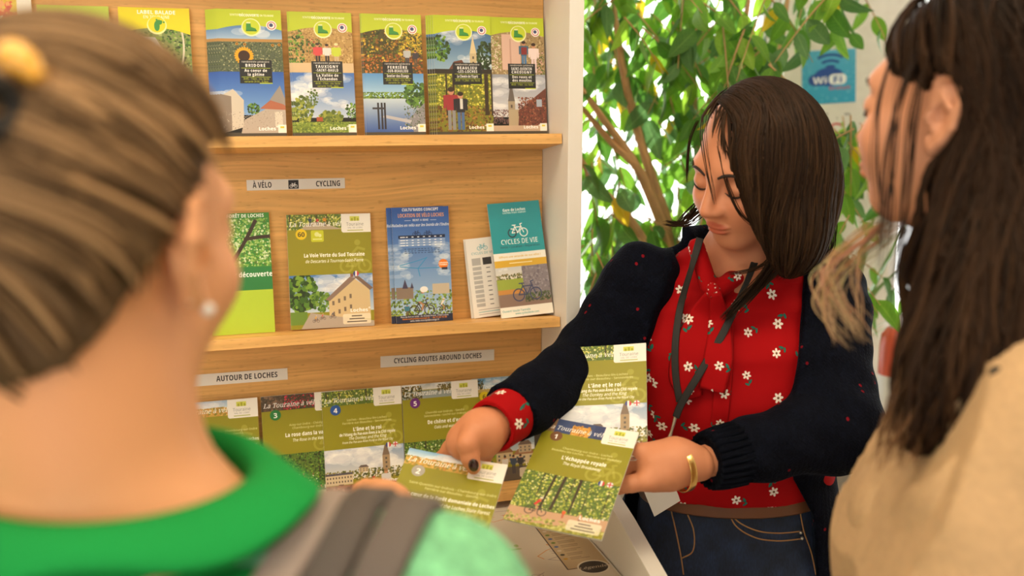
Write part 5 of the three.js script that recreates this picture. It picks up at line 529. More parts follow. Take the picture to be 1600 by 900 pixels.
  const headGeo = paint(surface(headF, hb.min, hb.max, 0.0026), (x, y, z) => { const q = V(x, y, z).applyMatrix4(inv); return hc(q.x, q.y, q.z); });
  const hr = box3([wR, at(700, 757, 1.362), at(740, 735, 1.288), at(678, 740, 1.362)], 0.04), hl = box3([wL, at(950, 738, 1.38), at(968, 757, 1.33), at(1022, 700, 1.35)], 0.045), SK2 = [SKIN[0] * 1.02, SKIN[1] * 1.02, SKIN[2] * 1.0];
  const handGeoR = solid(surface(blend(handR, fingersR), hr.min, hr.max, 0.0026), SK2), handGeoL = solid(surface(blend(handL, fingersL), hl.min, hl.max, 0.0026), SK2);
  W.add('body', mergeGeometries([bodyGeo, headGeo, handGeoR, handGeoL].map((g) => bare(g))), M_skin);
  // nails
  const M_nail = phys({ color: lin(0.035, 0.006, 0.008), roughness: 0.15, clearcoat: 1 });
  const nail = (p, q, n) => { const y = q.clone().sub(p).normalize(), x = y.clone().cross(n).normalize(), z = x.clone().cross(y), g = new THREE.SphereGeometry(1, 14, 10).scale(0.0072, 0.0095, 0.0028); g.applyMatrix4(new THREE.Matrix4().makeBasis(x, y, z).setPosition(p)); return g; };
  const thumbN = hit(740, 727, fingersR[0], 0.0, 1.0); W.add('thumbnail', nail(thumbN, at(742, 740, 1.28), V(0, 0.45, 0.9)), M_nail, 'dark red varnished nail');
  // face details
  const F = inFrame(headM, HEAD.face), onFace = (x, y, lift) => { const a = h(x, y, 0.16), d = h(x, y, 0).sub(a).normalize(); for (let i = 0; i < 200; i++) { const v = F(a.x, a.y, a.z) - lift; if (v < 0.0003) break; a.addScaledVector(d, Math.max(0.0004, v * 0.8)); } return a; };
  const M_brow = std({ color: lin(0.022, 0.012, 0.008), roughness: 0.8 });
  for (const s of [-1, 1]) {
    W.add('eyebrow', tubeGeo([[0.012, 0.021], [0.022, 0.026], [0.034, 0.0275], [0.046, 0.022]].map(([x, y]) => onFace(x * s, y, 0.0002)), [0.0018, 0.0026, 0.0022, 0.0008], 6, 16), M_brow);
    W.add('eyelashes', tubeGeo([[0.0165, -0.0035], [0.024, -0.0068], [0.032, -0.0078], [0.04, -0.006], [0.0465, -0.001]].map(([x, y]) => onFace(x * s, y, 0.0006)), [0.0006, 0.0013, 0.0016, 0.0015, 0.0006], 6, 18), M_brow);
  }
  // blouse
  const eM = M.clone().invert().elements, toL = (x, y, z) => [eM[0] * x + eM[4] * y + eM[8] * z + eM[12], eM[1] * x + eM[5] * y + eM[9] * z + eM[13], eM[2] * x + eM[6] * y + eM[10] * z + eM[14]];
  const blouseBody = (x, y, z) => { const [a, b] = toL(x, y, z); return Math.max(trunk(x, y, z) - 0.005 - 0.0022 * Math.sin(a * 75 + b * 18 + 2 * Math.sin(b * 14)) * smooth(0.36, 0.05, b) - 0.012 * smooth(0.06, 0, Math.abs(b - 0.095)), 0.062 - b); };
  const collarF = join(0.01, cap(at(1088, 385, 1.47), at(1108, 448, 1.462), 0.013, 0.014), cap(at(1196, 395, 1.5), at(1124, 452, 1.465), 0.015, 0.014)), neckCut = join(0.01, cap(at(1128, 372, 1.5), at(1124, 440, 1.455), 0.042, 0.012), cap(neckB.clone().add(V(0, 0.06, 0)), neckB.clone().add(V(0.005, -0.01, 0.03)), 0.06, 0.04));
  const blouseF = join(0.008, cut(blouseBody, neckCut, 0.006), collarF);
  const bb = box3([apply(M, -0.19, -0.02, -0.14), apply(M, 0.19, 0.48, 0.16), apply(M, 0.19, -0.02, 0.16), apply(M, -0.19, 0.48, -0.14)], 0.01);
  const cuffAxis = wR.clone().sub(eR).normalize(), cuffR0 = wR.clone().addScaledVector(cuffAxis, -0.06), cuffR1 = wR.clone().addScaledVector(cuffAxis, 0.012), cuffShape = cap(cuffR0, cuffR1, 0.04, 0.038), cuffHole = cap(wR.clone().addScaledVector(cuffAxis, -0.01), wR.clone().addScaledVector(cuffAxis, 0.09), 0.029, 0.036);
  const cuffCut = cut(cuffShape, cuffHole, 0.003), pastCuff = beyond(cuffR1, cuffAxis);
  const cuffF = (x, y, z) => Math.max(cuffCut(x, y, z), pastCuff(x, y, z) - 0.004), cb = box3([cuffR0, cuffR1], 0.055);
  const blouse = W.add('blouse', mergeGeometries([clothUV(surface(blouseF, bb.min, bb.max, 0.005), 3.4), clothUV(surface(cuffF, cb.min, cb.max, 0.0026), 3.4)]), M_blouse, 'red blouse with small white flowers');
  const tie = (px, w, t, lift) => { const g = surfaceBand(px, blouseF, w, t, lift, 1.0); const u = g.attributes.uv; for (let i = 0; i < u.count; i++) u.setXY(i, u.getX(i) * 3.4 + 0.3, u.getY(i) * 3.4 + 0.1); return g; };
  W.add('neck_tie', tie([[1112, 456], [1098, 492], [1082, 540], [1072, 590], [1084, 622]], [0.016, 0.04, 0.058, 0.056, 0.03], 0.006, 0.004), M_blouse, 'red neck tie hanging from a knot');
  W.add('neck_tie', tie([[1118, 456], [1124, 500], [1122, 560], [1112, 610]], [0.016, 0.032, 0.044, 0.04], 0.005, 0.011), M_blouse, 'red neck tie hanging from a knot');
  W.add('knot', new THREE.SphereGeometry(1, 18, 14).scale(0.011, 0.015, 0.009).rotateZ(0.3).translate(...hit(1115, 456, blouseF, 0.006, 1.0).toArray()), M_blouse);
  W.add('placket', tie([[1133, 480], [1132, 560], [1126, 640], [1120, 700], [1120, 760]], 0.026, 0.0015, 0.001), M_blouse);
  // lanyard and badge
  const strap = (px, lift) => surfaceBand(px, blouseF, 0.0115, 0.0012, lift, 1.0);
  const lan = W.add('lanyard', mergeGeometries([strap([[1094, 372], [1080, 420], [1063, 480], [1055, 540], [1056, 590], [1062, 628]], 0.01), strap([[1186, 392], [1165, 445], [1130, 520], [1092, 585], [1064, 632], [1056, 652]], 0.019)]), M_black, 'black neck lanyard');
  const part2 = (parent, name, geo, mat, l) => { const m = part(name, geo.translate(-base.x, -base.y, -base.z), mat, parent); if (l) m.userData.label = l; return m; };
  part2(lan, 'clip', tubeGeo([hit(1056, 650, blouseF, 0.008, 1.0), hit(1050, 672, blouseF, 0.008, 1.0), hit(1044, 690, blouseF, 0.01, 1.0)], [0.003, 0.0022, 0.004], 8), M_steel, 'steel lanyard clip');
  { const p = hit(1036, 740, trunk, 0.03, 1.2), q = at(1022, 790, p.clone().sub(EYE).dot(CF)), g = new THREE.BoxGeometry(0.05, 0.075, 0.0015); g.applyMatrix4(new THREE.Matrix4().makeRotationFromEuler(new THREE.Euler(-0.1, 0.35, 0.42)).setPosition(p.clone().lerp(q, 0.45))); part2(lan, 'badge', g, M_paper, 'white name badge'); }
  // jeans, belt, shoes
  const jb = box3([hipL, hipR, ankL, ankR, apply(M, 0, 0.09, 0)], 0.13), jeansRows = sections(M, [[-0.14, 0.17, 0.12, 0], [-0.1, 0.168, 0.119, 0], [0, 0.155, 0.11, 0], [0.09, 0.144, 0.103, 0]]), jeansAll = join(0.04, jeansRows, chain(0.03, [hipL, kneeL, ankL], [0.083, 0.056, 0.045]), chain(0.03, [hipR, kneeR, ankR], [0.083, 0.056, 0.045])), jeansCut = (x, y, z) => Math.max(jeansAll(x, y, z), toL(x, y, z)[1] - 0.075, 0.05 - y);
  const jeans = W.add('jeans', clothUV(surface(jeansCut, jb.min, jb.max, 0.008), 4), M_denim, 'dark blue denim jeans');
  const seam = (px, r = 0.0012, mat = M_stitch, name = 'stitching') => part2(jeans, name, tubeGeo(px.map(([a, b]) => hit(a, b, jeansCut, 0.0006, 1.1)), [r], 5, 28), mat);
  seam([[1138, 800], [1150, 822], [1180, 840], [1215, 845], [1252, 842]]); seam([[1138, 797], [1152, 814], [1182, 829], [1215, 833], [1254, 830]]); seam([[1250, 800], [1256, 830], [1268, 865], [1275, 898]]); seam([[1048, 795], [1056, 830], [1064, 870], [1068, 898]]); seam([[1072, 798], [1084, 830], [1082, 862], [1066, 872]]);
  for (const [a, b] of [[1251, 832], [1253, 841]]) part2(jeans, 'rivet', new THREE.SphereGeometry(0.003, 10, 8).translate(...hit(a, b, jeansCut, 0.001, 1.1).toArray()), M_steel);
  const beltPts = []; for (let i = 0; i <= 32; i++) { const a = i / 32 * Math.PI * 2; beltPts.push(apply(M, Math.cos(a) * 0.150, 0.058, Math.sin(a) * 0.109)); } W.add('belt', bandGeo(beltPts, 0.03, 0.002, beltPts.map((p) => p.clone().sub(apply(M, 0, 0.058, 0)).normalize())), M_leather, 'brown leather belt');
  for (const a of [ankL, ankR]) W.add('shoe', surface(join(0.03, cap(V(a.x, 0.045, a.z - 0.02), V(a.x, 0.032, a.z + 0.15), 0.04, 0.032), cap(V(a.x, 0.05, a.z), V(a.x, 0.1, a.z), 0.042, 0.04)), V(a.x - 0.09, 0.0, a.z - 0.1), V(a.x + 0.09, 0.16, a.z + 0.22), 0.009), M_black);
  // cardigan: open at the front, sleeves ending short of the wrists
  const edge = (px) => px.map(([x, y]) => local(at(x, y, 1.5))), EL = edge([[1066, 352], [1040, 425], [1016, 500], [1004, 570], [990, 660], [978, 780], [970, 900]]), ER = edge([[1262, 385], [1250, 460], [1238, 560], [1226, 650], [1236, 740], [1268, 800], [1276, 905]]), along = (E, y) => { for (let i = 0; i < E.length - 1; i++) if (y > E[i + 1].y) { const t = clamp((y - E[i].y) / (E[i + 1].y - E[i].y), 0, 1); return lerp(E[i].x, E[i + 1].x, t); } return E[E.length - 1].x; };
  const opening = (x, y, z) => { const [a, b, c] = toL(x, y, z); return Math.max(along(EL, b) - a, a - along(ER, b), 0.0 - c); };
  const coat = (x, y, z) => { const [a, b] = toL(x, y, z); return trunk(x, y, z) - 0.02 - 0.004 * Math.sin(a * 55 + 3 * Math.sin(b * 9)) * smooth(0.3, 0.0, b); };
  const sleeveR = chain(0.03, [sR, eR, wR.clone().addScaledVector(cuffAxis, -0.035)], [0.064, 0.06, 0.046]), axL = wL.clone().sub(eL).normalize(), sleeveL = chain(0.03, [sL, eL, wL.clone().addScaledVector(axL, -0.02)], [0.066, 0.064, 0.04]);
  const lump = (x, y, z) => 0.0035 * Math.sin(x * 60 + y * 35) * Math.sin(y * 52 - z * 40);
  const body0 = cut(coat, opening, 0.008), nape = cap(neckB.clone().add(V(0, 0.08, 0)), neckB.clone().add(V(0, -0.005, 0.03)), 0.062, 0.058);
  const pastR = beyond(wR, cuffAxis), pastL = beyond(wL, axL), bodyN = cut(body0, nape, 0.01);
  const cardF = (x, y, z) => { let d = bodyN(x, y, z); const r = sleeveR(x, y, z) + lump(x, y, z), l = sleeveL(x, y, z) + lump(x, y, z); d = smin(d, r, 0.025); d = smin(d, l, 0.025); const qr = pastR(x, y, z), ql = pastL(x, y, z); if (r < 0.02) d = Math.max(d, qr + 0.03); if (l < 0.02) d = Math.max(d, ql + 0.016); return d; };
  const kb = box3([sR, eR, wR, sL, eL, wL, apply(M, -0.21, -0.34, -0.16), apply(M, 0.22, 0.46, 0.16)], 0.075), card = W.add('cardigan', clothUV(surface(cardF, kb.min, kb.max, 0.0065), 5), M_knit, 'fuzzy navy knitted cardigan worn open');
  // ribbed cuff of the left sleeve, bracelet
  { const ribs = [], c = wL.clone().addScaledVector(axL, -0.035), u = axL.clone().cross(V(0, 1, 0)).normalize(), v = axL.clone().cross(u); for (let i = 0; i < 26; i++) { const a = i / 26 * Math.PI * 2, d = u.clone().multiplyScalar(Math.cos(a)).addScaledVector(v, Math.sin(a)); ribs.push(tubeGeo([c.clone().addScaledVector(d, 0.0425).addScaledVector(axL, -0.03), c.clone().addScaledVector(d, 0.041), c.clone().addScaledVector(d, 0.037).addScaledVector(axL, 0.022)], [0.0048], 6, 8)); } part2(card, 'ribbed_cuff', mergeGeometries(ribs), M_knit); }
  { const c = wL.clone().addScaledVector(axL, 0.03), u = axL.clone().cross(V(0, 1, 0)).normalize(), v = axL.clone().cross(u), pts = []; for (let i = 0; i <= 28; i++) { const a = i / 28 * Math.PI * 2; pts.push(c.clone().addScaledVector(u, Math.cos(a) * 0.0318).addScaledVector(v, Math.sin(a) * 0.0325)); } W.add('bracelet', bandGeo(pts, 0.011, 0.0014, pts.map((p) => p.clone().sub(c).normalize())), M_gold, 'flat gold bangle'); }
  // hair
  const hairL = join(0.03, ell(V(0, 0.038, -0.012), V(0.081, 0.086, 0.098)), ell(V(0.045, -0.03, -0.025), V(0.062, 0.12, 0.078)), ell(V(0.008, -0.05, -0.05), V(0.08, 0.106, 0.058)), ell(V(-0.052, -0.03, -0.05), V(0.032, 0.095, 0.045)), ell(V(0.062, -0.005, 0.04), V(0.026, 0.1, 0.042)), ell(V(0.074, -0.09, 0.01), V(0.04, 0.06, 0.05)));
  const faceCut = join(0.03, ell(V(-0.014, -0.035, 0.1), V(0.056, 0.098, 0.075)), ell(V(-0.03, 0.025, 0.095), V(0.045, 0.052, 0.06)), ell(V(-0.09, -0.025, 0.075), V(0.062, 0.125, 0.09)), ell(V(0.02, -0.1, 0.08), V(0.05, 0.06, 0.06)));
  const hairShape = cut(hairL, faceCut, 0.012), hairF = inFrame(headM, hairShape), brown = (r) => { const k = 0.6 + r() * 1.1; return [0.021 * k, 0.0108 * k, 0.0058 * k]; };
  const hb2 = box3([h(-0.11, -0.2, -0.14), h(0.13, 0.15, 0.12), h(0.13, -0.2, 0.12), h(-0.11, 0.15, -0.14)], 0.02), r = rng(401), list = [];
  const capGeo = solid(surface(grow(hairF, -0.002), hb2.min, hb2.max, 0.006), [0.012, 0.0065, 0.0038]);
  const center = V(0.01, 0, -0.02), gl = gravity.clone().transformDirection(inv), partX = -0.03;
  for (let i = 0; i < 1900; i++) {
    let s; if (i < 800) { const t = r(); s = V(partX + (r() - 0.5) * 0.01, 0.14, lerp(0.055, -0.075, t)); } else { const d = V(r() * 2 - 1, r() * 1.6 - 0.55, r() * 2 - 1.05).normalize(); s = center.clone().addScaledVector(d, 0.17); }
    const d0 = center.clone().sub(s).normalize(); for (let k = 0; k < 60; k++) { const v = hairShape(s.x, s.y, s.z); if (v < 0.002) break; s.addScaledVector(d0, v * 0.7); } if (faceCut(s.x, s.y, s.z) < 0.006) continue;
    const side = s.x < partX ? -1 : 1, len = i < 800 ? 16 + Math.floor(r() * 6) : 8 + Math.floor(r() * 8), wob = r() * 6.28;
    const pts = flowStrand(hairShape, s, (p, t) => { const w = Math.max(0, 1 - t * 3.2) * (i < 800 ? 1 : 0.2); return gl.clone().add(V(side * 1.6 * w, 0, -0.25 * w)).add(V(0.12 * Math.sin(wob + t * 5), 0, 0.12 * Math.cos(wob + t * 4))); }, len, 0.0135, 0.0005 + r() * 0.0035);
    const keep = []; for (const p of pts) { if (faceCut(p.x, p.y, p.z) < 0.002) break; keep.push(p.clone().applyMatrix4(headM)); } if (keep.length > 4) list.push({ pts: keep, r: 0.0011 + r() * 0.0011, color: brown(r), tip: r() < 0.35 ? [0.075, 0.038, 0.018] : null });
  }
  const lock = (pix, n, spread, rad) => { for (let i = 0; i < n; i++) { const ox = (r() - 0.5) * spread, oy = (r() - 0.5) * spread, oz = (r() - 0.5) * 0.012, k = r(), c = new THREE.CatmullRomCurve3(pix.map(([a, b, d], j) => at(a + ox * (1 - 0.5 * j / pix.length) + Math.sin(j * 1.7 + k * 6) * spread * 0.12, b + oy * 0.3, d + oz))); list.push({ pts: c.getPoints(16), r: rad * (0.6 + r() * 0.7), color: brown(r) }); } };
  lock([[1100, 178, 1.39], [1099, 215, 1.365], [1106, 260, 1.345], [1112, 295, 1.338], [1117, 320, 1.335]], 7, 10, 0.0005);
  lock([[1116, 172, 1.39], [1124, 230, 1.355], [1138, 290, 1.345], [1160, 335, 1.345], [1188, 360, 1.36]], 9, 12, 0.0006);
  lock([[1135, 170, 1.39], [1160, 240, 1.35], [1186, 310, 1.345], [1206, 365, 1.36], [1215, 400, 1.38]], 60, 34, 0.0013);
  lock([[1215, 330, 1.37], [1222, 385, 1.375], [1200, 428, 1.4], [1166, 465, 1.43], [1134, 498, 1.435]], 60, 26, 0.0011);
  lock([[1210, 340, 1.36], [1216, 380, 1.365], [1196, 412, 1.39], [1162, 425, 1.42], [1138, 428, 1.43]], 14, 16, 0.0007);
  lock([[1090, 188, 1.42], [1079, 215, 1.43], [1074, 250, 1.44], [1073, 285, 1.45]], 9, 5, 0.0006); lock([[1098, 318, 1.5], [1080, 338, 1.48], [1064, 350, 1.47], [1044, 348, 1.47]], 44, 26, 0.0009);
  lock([[1262, 290, 1.43], [1284, 340, 1.42], [1284, 385, 1.42], [1268, 415, 1.43]], 46, 44, 0.0008); lock([[1225, 300, 1.37], [1240, 360, 1.37], [1236, 405, 1.39], [1214, 432, 1.41]], 40, 50, 0.0008); lock([[1130, 150, 1.42], [1190, 128, 1.43], [1245, 160, 1.45], [1275, 230, 1.46]], 10, 20, 0.0005);
  
  W.add('hair', mergeGeometries([capGeo, strands(list)]), M_hair, 'dark brown shoulder-length bob');
}
// ---------- the visitor with pinned-up fair hair ----------
const M_mint = phys({ color: lin(0.25, 0.62, 0.36), roughness: 0.9, bumpMap: knitBump, bumpScale: 0.0015 }), M_green = phys({ color: lin(0.01, 0.27, 0.055), roughness: 0.85, specularIntensity: 0.3 });
const M_pearl = phys({ color: lin(0.82, 0.78, 0.72), roughness: 0.2, clearcoat: 0.6 });
const woolTex = dataTex(128, 128, (x, y) => { const n = pnoise(x, y, 40, 40, 71), m = pnoise(x, y, 100, 100, 72), v = 0.8 + 0.25 * n + 0.2 * m; return [116 * v, 186 * v, 140 * v]; }); M_mint.color.set(0xffffff); M_mint.map = woolTex;
function legs(hipY, x, z, f, k = 1) { const s = V(-f.z, 0, f.x).normalize(); return [-1, 1].map((q) => [V(x, hipY, z).addScaledVector(s, q * 0.085 * k), V(x, hipY * 0.52, z).addScaledVector(s, q * 0.08 * k).addScaledVector(f, 0.015), V(x, 0.09, z).addScaledVector(s, q * 0.075 * k).addScaledVector(f, -0.01)]); }
function shoes(W, L, f) { for (const [, , a] of L) { const g = join(0.03, cap(V(a.x, 0.045, a.z).addScaledVector(f, -0.03), V(a.x, 0.033, a.z).addScaledVector(f, 0.15), 0.042, 0.033), cap(V(a.x, 0.05, a.z), V(a.x, 0.1, a.z), 0.043, 0.04)); W.add('shoe', surface(g, V(a.x - 0.2, 0, a.z - 0.2), V(a.x + 0.2, 0.16, a.z + 0.2), 0.009), M_black); } }
function trousers(W, L, hipC, mat, label) { const f = join(0.04, ell(hipC, V(0.16, 0.1, 0.13)), ...L.map((q) => chain(0.03, q, [0.088, 0.062, 0.05]))), F = (x, y, z) => Math.max(f(x, y, z), 0.05 - y), b = box3([hipC, ...L.flat()], 0.17); W.add('trousers', clothUV(surface(F, b.min, b.max, 0.02), 4), mat, label); }
const M_dark_cloth = std({ color: lin(0.04, 0.045, 0.06), roughness: 0.9 });
{
  const hc = at(152, 372, 0.6), f = V(0.3, -0.06, -0.95).normalize(), headM = frameOf(hc, f, V(0.04, 1, 0.02)), inv = headM.clone().invert(), h = (x, y, z) => apply(headM, x, y, z);
  const neckB = at(182, 830, 0.62), base = V(neckB.x, 0, neckB.z), W = person('visitor seen from behind with fair hair pinned up, pearl earring and green collar', base);
  const sR = at(672, 972, 0.62), sL = at(-330, 960, 0.56), fw = V(0.3, 0, -0.95).normalize(), sd = V(0.95, 0, 0.3).normalize();
  const eR = sR.clone().add(V(0.05, -0.25, -0.08)), wR = at(625, 838, 0.98), eL = sL.clone().add(V(-0.04, -0.27, -0.04)), wL = eL.clone().add(V(0.12, -0.1, -0.2)), hipC = V(neckB.x, 0.86, neckB.z), LG = legs(0.8, neckB.x, neckB.z, fw);
  const neck = join(0.045, cap(h(0, -0.04, -0.03), neckB, 0.054, 0.058), cap(h(0, -0.085, -0.005), neckB, 0.045, 0.055), cap(neckB.clone().addScaledVector(sd, -0.05).add(V(0, -0.02, 0)), neckB.clone().addScaledVector(sd, 0.05).add(V(0, -0.02, 0)), 0.052, 0.052)), torsoM = new THREE.Matrix4().makeBasis(sd.clone().negate(), V(0, 1, 0), fw).setPosition(V(neckB.x, 0.86, neckB.z));
  const H = neckB.y - 0.86, trunk = sections(torsoM, [[-0.1, 0.17, 0.125, 0], [0, 0.16, 0.115, 0], [0.12, 0.14, 0.1, 0], [H - 0.16, 0.16, 0.115, 0.01], [H - 0.07, 0.17, 0.09, 0], [H - 0.03, 0.13, 0.07, 0], [H + 0.01, 0.06, 0.055, 0]]);
  const traps = join(0.04, cap(neckB.clone().add(V(0, -0.02, 0)), sR, 0.055, 0.06), cap(neckB.clone().add(V(0, -0.02, 0)), sL, 0.055, 0.06));
  const SK = [0.74, 0.345, 0.165], core = join(0.04, grow(trunk, -0.012), grow(traps, -0.014), neck, chain(0.02, [sR, eR, wR], [0.042, 0.036, 0.025]), chain(0.02, [sL, eL, wL], [0.042, 0.036, 0.025]), ...LG.map((q) => chain(0.03, q, [0.07, 0.045, 0.034])));
  const b1 = box3([sR, eR, wR, sL, eL, wL, neckB, ...LG.flat()], 0.13), bodyGeo = solid(surface(core, b1.min, b1.max, 0.018), SK), F = join(0.022, inFrame(headM, HEAD.face), neck), hb = box3([h(-0.09, -0.12, -0.12), h(0.09, 0.13, 0.125), h(0.09, -0.12, 0.125), h(-0.09, 0.13, -0.12), neckB], 0.03), col = headColor(SK);
  const headGeo = paint(surface(F, hb.min, hb.max, 0.0034), (x, y, z) => { const q = V(x, y, z).applyMatrix4(inv); return col(q.x, q.y, q.z); });
  // right hand reaching for the booklet
  const g0 = (pts, r) => chain(0.006, pts.map(([a, b, c]) => at(a, b, c)), r), palm = join(0.016, cap(wR, at(600, 800, 1.02), 0.025, 0.03), cap(at(600, 800, 1.02), at(588, 785, 1.045), 0.03, 0.026)), fingers = [g0([[585, 800, 1.02], [562, 790, 1.03], [548, 782, 1.05]], [0.015, 0.0125, 0.01]), g0([[578, 782, 1.05], [566, 768, 1.075], [572, 762, 1.1], [585, 764, 1.115]], [0.0125, 0.011, 0.0095, 0.008]), g0([[588, 778, 1.055], [580, 765, 1.085], [588, 762, 1.11], [598, 768, 1.12]], [0.0125, 0.011, 0.0095, 0.008]), g0([[597, 782, 1.06], [594, 769, 1.088], [602, 768, 1.11], [610, 774, 1.12]], [0.012, 0.0105, 0.009, 0.0078]), g0([[604, 790, 1.06], [606, 778, 1.085], [613, 778, 1.1], [618, 784, 1.108]], [0.0105, 0.009, 0.008, 0.007])];
  const handF = (x, y, z) => { let d = 1; for (const q of fingers) d = Math.min(d, q(x, y, z)); return smin(palm(x, y, z), d, 0.009); }, pb = box3([wR, at(548, 762, 1.12), at(620, 800, 1.0)], 0.05);
  W.add('body', mergeGeometries([bodyGeo, headGeo, solid(surface(handF, pb.min, pb.max, 0.0034), SK)].map((g) => bare(g))), M_skin);
  // sweater, green collar, trousers
  const sweaterF = join(0.04, grow(trunk, 0.008), traps, chain(0.03, [sR, eR, eR.clone().lerp(wR, 0.85)], [0.062, 0.052, 0.036]), chain(0.03, [sL, eL, eL.clone().lerp(wL, 0.9)], [0.062, 0.052, 0.036])), hole = cap(neckB.clone().add(V(0, 0.1, 0)), neckB.clone().add(V(0, -0.03, 0)), 0.075, 0.06), sb = box3([sR, eR, wR, sL, eL, wL, hipC], 0.12);
  W.add('sweater', clothUV(surface((x, y, z) => Math.max(cut(sweaterF, hole, 0.01)(x, y, z), 0.8 - y), sb.min, sb.max, 0.008), 6), M_mint, 'soft mint green knitted sweater');
  const ringY = at(182, 806, 0.565).y, pos = [], idx = [], n = 64, rows = [[0.084, -0.03, 0], [0.082, 0.0, 0], [0.087, 0.01, 0], [0.096, 0.009, 0.2], [0.107, 0.0, 0.6], [0.117, -0.013, 1], [0.115, -0.021, 1], [0.104, -0.013, 0.6], [0.093, -0.006, 0.2], [0.086, -0.03, 0]];
  for (let i = 0; i <= n; i++) { const a = i / n * Math.PI * 2; for (const [rr, dy, k] of rows) { const x = Math.cos(a), z = Math.sin(a), q = V(neckB.x, ringY, neckB.z).addScaledVector(sd, x * rr * (1.06 + 0.14 * Math.max(0, x) ** 3 * k)).addScaledVector(fw, z * rr * 0.92); q.y += dy + 0.012 * Math.max(0, x) * k + 0.006 * Math.sin(a * 5 + 1) * k; pos.push(q.x, q.y, q.z); } }
  const rn = rows.length; for (let i = 0; i < n; i++) for (let j = 0; j < rn - 1; j++) { const a = i * rn + j, b = a + rn; idx.push(a, b, a + 1, b, b + 1, a + 1); } const cg = new THREE.BufferGeometry(); cg.setAttribute('position', new THREE.Float32BufferAttribute(pos, 3)); cg.setIndex(idx); cg.computeVertexNormals(); W.add('collar', cg, M_green, 'bright green folded collar');
  { const p2 = [], i2 = [], rw = [[0.09, -0.03], [0.11, -0.032], [0.132, -0.046], [0.148, -0.066], [0.144, -0.076], [0.11, -0.06], [0.09, -0.05]]; for (let i = 0; i <= n; i++) { const a = i / n * Math.PI * 2; for (const [rr, dy] of rw) { const q = V(neckB.x, ringY + dy, neckB.z).addScaledVector(sd, Math.cos(a) * rr * 1.1).addScaledVector(fw, Math.sin(a) * rr * 0.86); p2.push(q.x, q.y, q.z); } } const r2 = rw.length; for (let i = 0; i < n; i++) for (let j = 0; j < r2 - 1; j++) { const a = i * r2 + j, b = a + r2; i2.push(a, b, a + 1, b, b + 1, a + 1); } const g2 = new THREE.BufferGeometry(); g2.setAttribute('position', new THREE.Float32BufferAttribute(p2, 3)); g2.setIndex(i2); g2.computeVertexNormals(); W.add('yoke', g2, M_green, 'green yoke under the collar'); }
  trousers(W, LG, V(neckB.x, 0.84, neckB.z), M_dark_cloth, 'dark trousers'); shoes(W, LG, fw);
  // bag strap over the shoulder: taupe edge, two grey webbing bands
  const band = (pix, w, t, mat, name, parent) => { const pts = pix.map(([a, b]) => hit(a, b, sweaterF, 0.004, 0.3)), p0 = pts[0].clone().add(V(0.005, -0.012, -0.03)), p1 = pts[0].clone().add(V(0.01, -0.06, -0.06)); const all = [p1, p0, ...pts], nn = [V(0.2, 0.3, -1), V(0.1, 0.9, -0.4), ...pts.map((p) => gradient(sweaterF, p, 0.01))]; return bandGeo(all, w, t, nn); };
  const strapG = thing('shoulder_strap', 'wide grey and taupe bag strap over the green-collared shoulder', 'bag strap'); const M_taupe = std({ color: lin(0.30, 0.235, 0.205), roughness: 0.8, bumpMap: weave, bumpScale: 0.0004 }), M_grey = std({ color: lin(0.085, 0.07, 0.062), roughness: 0.85, bumpMap: weave, bumpScale: 0.0004 }), M_grey2 = std({ color: lin(0.12, 0.098, 0.086), roughness: 0.85, bumpMap: weave, bumpScale: 0.0004 });
  part('taupe_edge', band([[522, 772], [488, 820], [452, 870], [430, 905], [400, 960], [375, 1040], [352, 1180], [340, 1400]], 0.026, 0.006, M_taupe), M_taupe, strapG); part('webbing', band([[572, 785], [545, 830], [520, 880], [508, 905], [485, 960], [465, 1040], [442, 1180], [430, 1400]], 0.027, 0.008, M_grey), M_grey, strapG); part('webbing', band([[640, 800], [618, 840], [598, 880], [588, 905], [570, 960], [555, 1040], [535, 1180], [525, 1400]], 0.03, 0.008, M_grey2), M_grey2, strapG);
  // earring
  W.add('earring', mergeGeometries([new THREE.SphereGeometry(0.0042, 18, 14).translate(...h(-0.079, -0.037, 0.003).toArray()), new THREE.SphereGeometry(0.0022, 12, 10).translate(...h(-0.077, -0.03, -0.012).toArray())]), M_pearl, 'pearl earring');
  // hair pinned towards the back of the crown
  const hairL = join(0.03, ell(V(0, 0.042, -0.02), V(0.081, 0.087, 0.101)), ell(V(0, -0.035, -0.05), V(0.06, 0.062, 0.047))), line = (x, z) => clamp(-0.098 + (z + 0.095) * 1.35 + 0.25 * Math.max(0, Math.abs(x) - 0.045), -0.1, 0.06);
  const hairShape = (x, y, z) => Math.max(hairL(x, y, z), (line(x, z) - y) * 0.6, (z - 0.045) * 0.8 - Math.max(0, y - 0.06)), hairF = inFrame(headM, hairShape), r = rng(501), list = [], gather = h(0.062, 0.05, -0.085), gl = V(0.062, 0.05, -0.085);
  const hb2 = box3([h(-0.1, -0.1, -0.14), h(0.1, 0.15, 0.1), h(0.1, -0.1, 0.1), h(-0.1, 0.15, -0.14)], 0.03), capGeo = solid(surface(grow(hairF, -0.0015), hb2.min, hb2.max, 0.006), [0.11, 0.066, 0.034]), fair = () => { const k = 0.25 + r() * r() * 1.7; return [0.3 * k, 0.18 * k, 0.09 * k]; };
